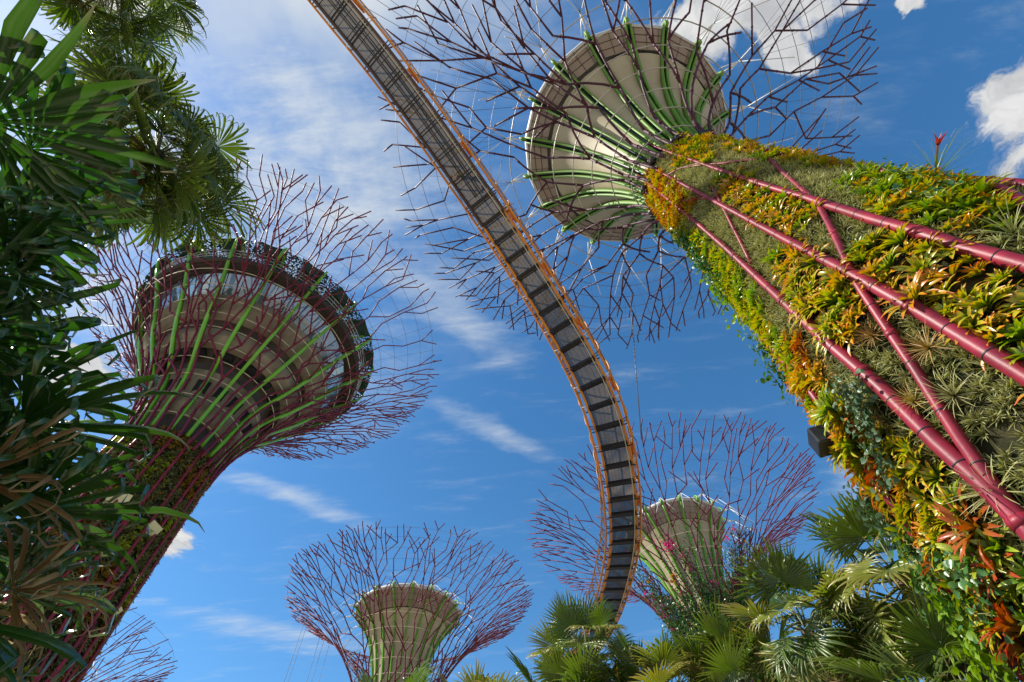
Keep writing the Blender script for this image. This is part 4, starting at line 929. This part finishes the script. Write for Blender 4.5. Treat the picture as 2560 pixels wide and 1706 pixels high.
# ------------------------------------------------------------------ fan palms
def fan_mb(seed, nseg=38, L=1.0, pet=.9, span=135, join=.48, droop=.35, tipbend=.3, ragged=0.0, width=1.0, curl=0.25, fold=.55, tilt=0.0, wild=0.0):
    """one fan frond: stalk along +X, pleated fingers joined near the middle, free and drooping at the tips"""
    rng = np.random.default_rng(seed); mb = MB()
    P = [np.array([x * pet, 0, -.10 * pet * x * x]) for x in np.linspace(0, 1, 6)]; tube(mb, P, np.linspace(.022, .011, 6), 5, 1, t=0.2)
    hub = P[-1]; da = R_(2 * span / nseg)
    ct, s_t = math.cos(R_(tilt)), math.sin(R_(tilt)); v0 = mb.n
    for i in range(nseg):
        a = R_(-span) + da * (i + .5); ca = math.cos(a * .5)
        if wild and rng.random() < .10 * wild: continue
        l = L * (.72 + .28 * ca) * (1 + .12 * wild * rng.normal()) * rng.uniform(.93, 1.05) * (1 - ragged * rng.random()); d = np.array([math.cos(a), math.sin(a), 0]); s = np.array([-d[1], d[0], 0])
        tj = join * rng.uniform(.85, 1.12); V = []; T = []; bend = rng.random() < tipbend; bt = rng.uniform(.62, .85); side = rng.normal(0, .05); z = 0.0; x = 0.0; el = R_(rng.normal(0, 12) * wild) + R_(14) * (1 - abs(a) / PI) + R_(curl * 40) * (abs(a) / PI) ** 2
        ts = [.02, .2, .38, .52, .66, .8, .9, 1.0]; pt = 0
        for t in ts:
            st = (t - pt) * l; pt = t
            if t > tj: el -= R_(droop * 55) * (t - tj) * (1 + rng.normal(0, .15))
            if bend and t > bt: el -= R_(rng.uniform(45, 75))
            x += st * math.cos(el); z += st * math.sin(el)
            wj = tj * l * math.tan(da / 2); w = t * l * math.tan(da / 2) * 1.03 if t <= tj else wj * (1 - ((t - tj) / (1 - tj)) ** 1.4 * .93)
            w *= width; f = w * fold * (1 if i % 2 else 1)
            c0 = hub + d * x + np.array([0, 0, z]) + s * side * max(0, t - tj) * l * 2
            V += [c0 - s * w - np.array([0, 0, f]), c0 + np.array([0, 0, f]), c0 + s * w - np.array([0, 0, f])]; T += [t] * 3
        mb.add(V, [(3 * k + q, 3 * k + q + 1, 3 * k + q + 4, 3 * k + q + 3) for k in range(len(ts) - 1) for q in (0, 1)], 0, T)
    for i in range(v0, mb.n):
        x, y, z = np.asarray(mb.v[i]) - hub; mb.v[i] = tuple(hub + np.array([x * ct + z * s_t, y, -x * s_t + z * ct]))
    return mb
FR = {}
for k, mats in (('palm', ('palm_leaf', 'palm_stalk')), ('bright', ('bright_palm_leaf', 'palm_stalk'))):
    FR[k] = [fan_mb(i, 36 + 2 * i, 1.0, .85, 122 + 4 * i, .50, .25 + .12 * i, .10 + .08 * i, tilt=(0, 6, 14, 22, 30)[i] if k == 'palm' else (20, 30, 40, 50, 60)[i], wild=.10).mesh('frond', mats) for i in range(5)]
FR['droopy'] = [fan_mb(20 + i, 38, 1.0, .75, 112, .50, .4 + .15 * i, .2, tilt=58 + 8 * i, wild=.15).mesh('frond', ('bright_palm_leaf', 'palm_stalk')) for i in range(3)]
FR['hang'] = [fan_mb(25 + i, 38, 1.0, .75, 112, .50, .4 + .15 * i, .2, tilt=55 + 9 * i, wild=.15).mesh('frond', ('palm_leaf', 'palm_stalk')) for i in range(3)]
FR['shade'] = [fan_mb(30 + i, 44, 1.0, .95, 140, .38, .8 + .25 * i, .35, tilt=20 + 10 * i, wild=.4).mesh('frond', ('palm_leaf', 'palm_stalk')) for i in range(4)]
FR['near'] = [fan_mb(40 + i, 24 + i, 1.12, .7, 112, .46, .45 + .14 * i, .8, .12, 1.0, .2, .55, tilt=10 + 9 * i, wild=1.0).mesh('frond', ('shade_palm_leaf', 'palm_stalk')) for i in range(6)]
FR['dry'] = [fan_mb(50 + i, 20, 1.0, .8, 110, .28, 1.0, .6, .25, .8, tilt=35, wild=1.3).mesh('dry_frond', ('dry_palm_leaf', 'brown_stalk')) for i in range(3)]
FR['dead'] = [fan_mb(60 + i, 46, .95, .6, 95, .18, 1.2, .3, .3, .6, tilt=35, wild=.6).mesh('dead_frond', ('dead_frond_fibre', 'brown_stalk')) for i in range(3)]
def add_frond(root, mesh, base, az, el, s, roll=0.0):
    x = np.array([math.cos(az) * math.cos(el), math.sin(az) * math.cos(el), math.sin(el)]); y = unit(np.cross(np.array([0, 0, 1.0]), x)); z = np.cross(x, y)
    y, z = y * math.cos(roll) + z * math.sin(roll), z * math.cos(roll) - y * math.sin(roll)
    o = bpy.data.objects.new(mesh.name.split('.')[0], mesh); o.matrix_world = Matrix([[x[r] * s, y[r] * s, z[r] * s, base[r]] for r in range(3)] + [[0, 0, 0, 1]]); col.objects.link(o)
    o.parent = root; o.matrix_parent_inverse = Matrix.Translation(-Vector(root.location)); return o
def palm(label, az, D, top, seed, kinds, n=22, s=1.0, trunk_r=.13, group='fan palms', el_hi=80, el_lo=-45, dead=0, lean=(0, 0), dirs=None, dry=0, dry_kind='dry', px=None, var=.12):
    if px: d = ray(px); az = math.degrees(math.atan2(d[0], d[1])); top = EYE[2] + D * d[2] / math.hypot(d[0], d[1])
    rng = np.random.default_rng(seed); x, y = azd(az, D); root = empty('fan_palm', (x, y, 0), label, 'palm', group)
    tr = MB(); N = 24; P = [np.array([x + lean[0] * (1 - i / N) ** 1.5, y + lean[1] * (1 - i / N) ** 1.5, top * i / N]) for i in range(N + 1)]
    tube(tr, P, [trunk_r * (1.35 - .35 * i / N + .06 * (i % 2)) for i in range(N + 1)], 12); tr.build('trunk', 'palm_bark', root)
    for i in range(n):
        q = (i + .5) / n; a = i * 2.39996 + seed + rng.normal(0, .15); el = R_(el_hi + (el_lo - el_hi) * q ** .85 + rng.normal(0, 6))
        kk = kinds[min(len(kinds) - 1, int(q * len(kinds)))]; ms = FR[kk]
        add_frond(root, ms[rng.integers(len(ms))], np.array([x, y, top + .15 - .45 * q]) + .10 * np.array([math.cos(a), math.sin(a), 0]), a, el, s * rng.uniform(1 - var * 1.2, 1 + var), rng.normal(0, .25 + var * .5))
    for i in range(dead):
        a = i * 2.39996 + seed; ms = FR[dry_kind]; add_frond(root, ms[rng.integers(len(ms))], np.array([x, y, top - .4 - .3 * rng.random()]), a, R_(rng.uniform(-72, -35)), s * rng.uniform(.85, 1.2), rng.normal(0, .4))
    if dirs:
        for da, de, ds, kk in dirs:
            ms = FR[kk]; add_frond(root, ms[rng.integers(len(ms))], np.array([x, y, top]), R_(da), R_(de), s * ds, rng.normal(0, .35))
    return root
# row at the bottom right
palm('fan palm hiding the far end of the walkway', 5.6, 13.2, 7.3, 1, ['palm', 'bright', 'hang', 'droopy'], 24, .92)
palm('shorter fan palm at the left end of the lower right row', 2.8, 12.6, 5.9, 2, ['palm', 'bright', 'droopy'], 20, .95)
palm('fan palm in front of the vine-covered funnel, right of the walkway end', 12.8, 12.6, 6.0, 3, ['palm', 'bright', 'droopy', 'hang'], 24, .88)
palm('fan palm with stiff grey-green fans straight below the vine-covered funnel', 19.6, 12.4, 5.75, 4, ['palm', 'palm', 'hang', 'droopy'], 24, .9)
palm('tall fan palm with a bare trunk standing clear against the sky at lower right', 28.6, 11.8, 6.35, 5, ['palm', 'bright', 'hang', 'droopy'], 26, .95, dead=4)
palm('fan palm half behind the planted trunk with one broad fan against the sky', 38.6, 11.6, 6.6, 6, ['palm', 'bright', 'droopy'], 24, 1.1)
palm('low fan palm between the two tallest palms at lower right', 33.6, 12.6, 5.0, 7, ['palm', 'droopy'], 22, 1.0, dead=3)
palm('low dark fan palm on the bottom edge, right of the walkway', 23.6, 13.4, 4.6, 8, ['palm', 'droopy'], 20, 1.0, dead=3)
palm('low fan palm behind the row at the bottom edge', 9.5, 14.5, 5.6, 9, ['palm', 'droopy'], 18, .95)
palm('fan palm tip rising in front of the bottom centre tower', -15.6, 14.0, 6.05, 10, ['palm', 'bright'], 16, .95)
palm('yellowing fan palm tip just right of the bottom centre tower', -6.4, 14.0, 6.15, 11, ['bright', 'droopy'], 16, .95)
palm('low fan palm against the foot of the planted trunk at lower right', 36.6, 10.6, 4.2, 12, ['palm', 'droopy'], 18, 1.0)
# tall dark palms upper left
palm('tall dark upper left fan palm against the sky, skirted with brown dead fronds', None, 7.6, None, 13, ['shade', 'shade', 'shade', 'palm'], 46, 1.12, px=(365, 355), var=.32, el_lo=-70, dead=9, dry_kind='dead')
palm('dark fan palm behind the tall one, reaching the top edge of the photo', None, 8.6, None, 14, ['shade', 'shade', 'palm'], 30, .95, px=(270, -25), var=.3, el_lo=-60, dead=5, dry_kind='dead')
# close palms at the left edge
palm('close upper left fan palm with big glossy leaves lit by the sun', None, 4.0, None, 27, ['near', 'near', 'near'], 18, .85, px=(-330, 350), el_lo=-40, dead=0)
palm('close fan palm at the left edge halfway up with folded leaf tips', None, 3.9, None, 16, ['near', 'near', 'near'], 20, .72, px=(-320, 640), el_lo=-50, dead=3)
palm('close fan palm at the left edge in front of the left planted trunk', None, 4.1, None, 17, ['near', 'near', 'near', 'dry'], 28, .82, px=(-390, 1010), el_lo=-50, dead=6)
palm('close fan palm at the lower left with dry brown hanging fronds', None, 3.9, None, 18, ['near', 'dry', 'near', 'dry'], 32, .78, px=(-420, 1400), el_lo=-55, dead=9)
print('objects', len(bpy.data.objects))
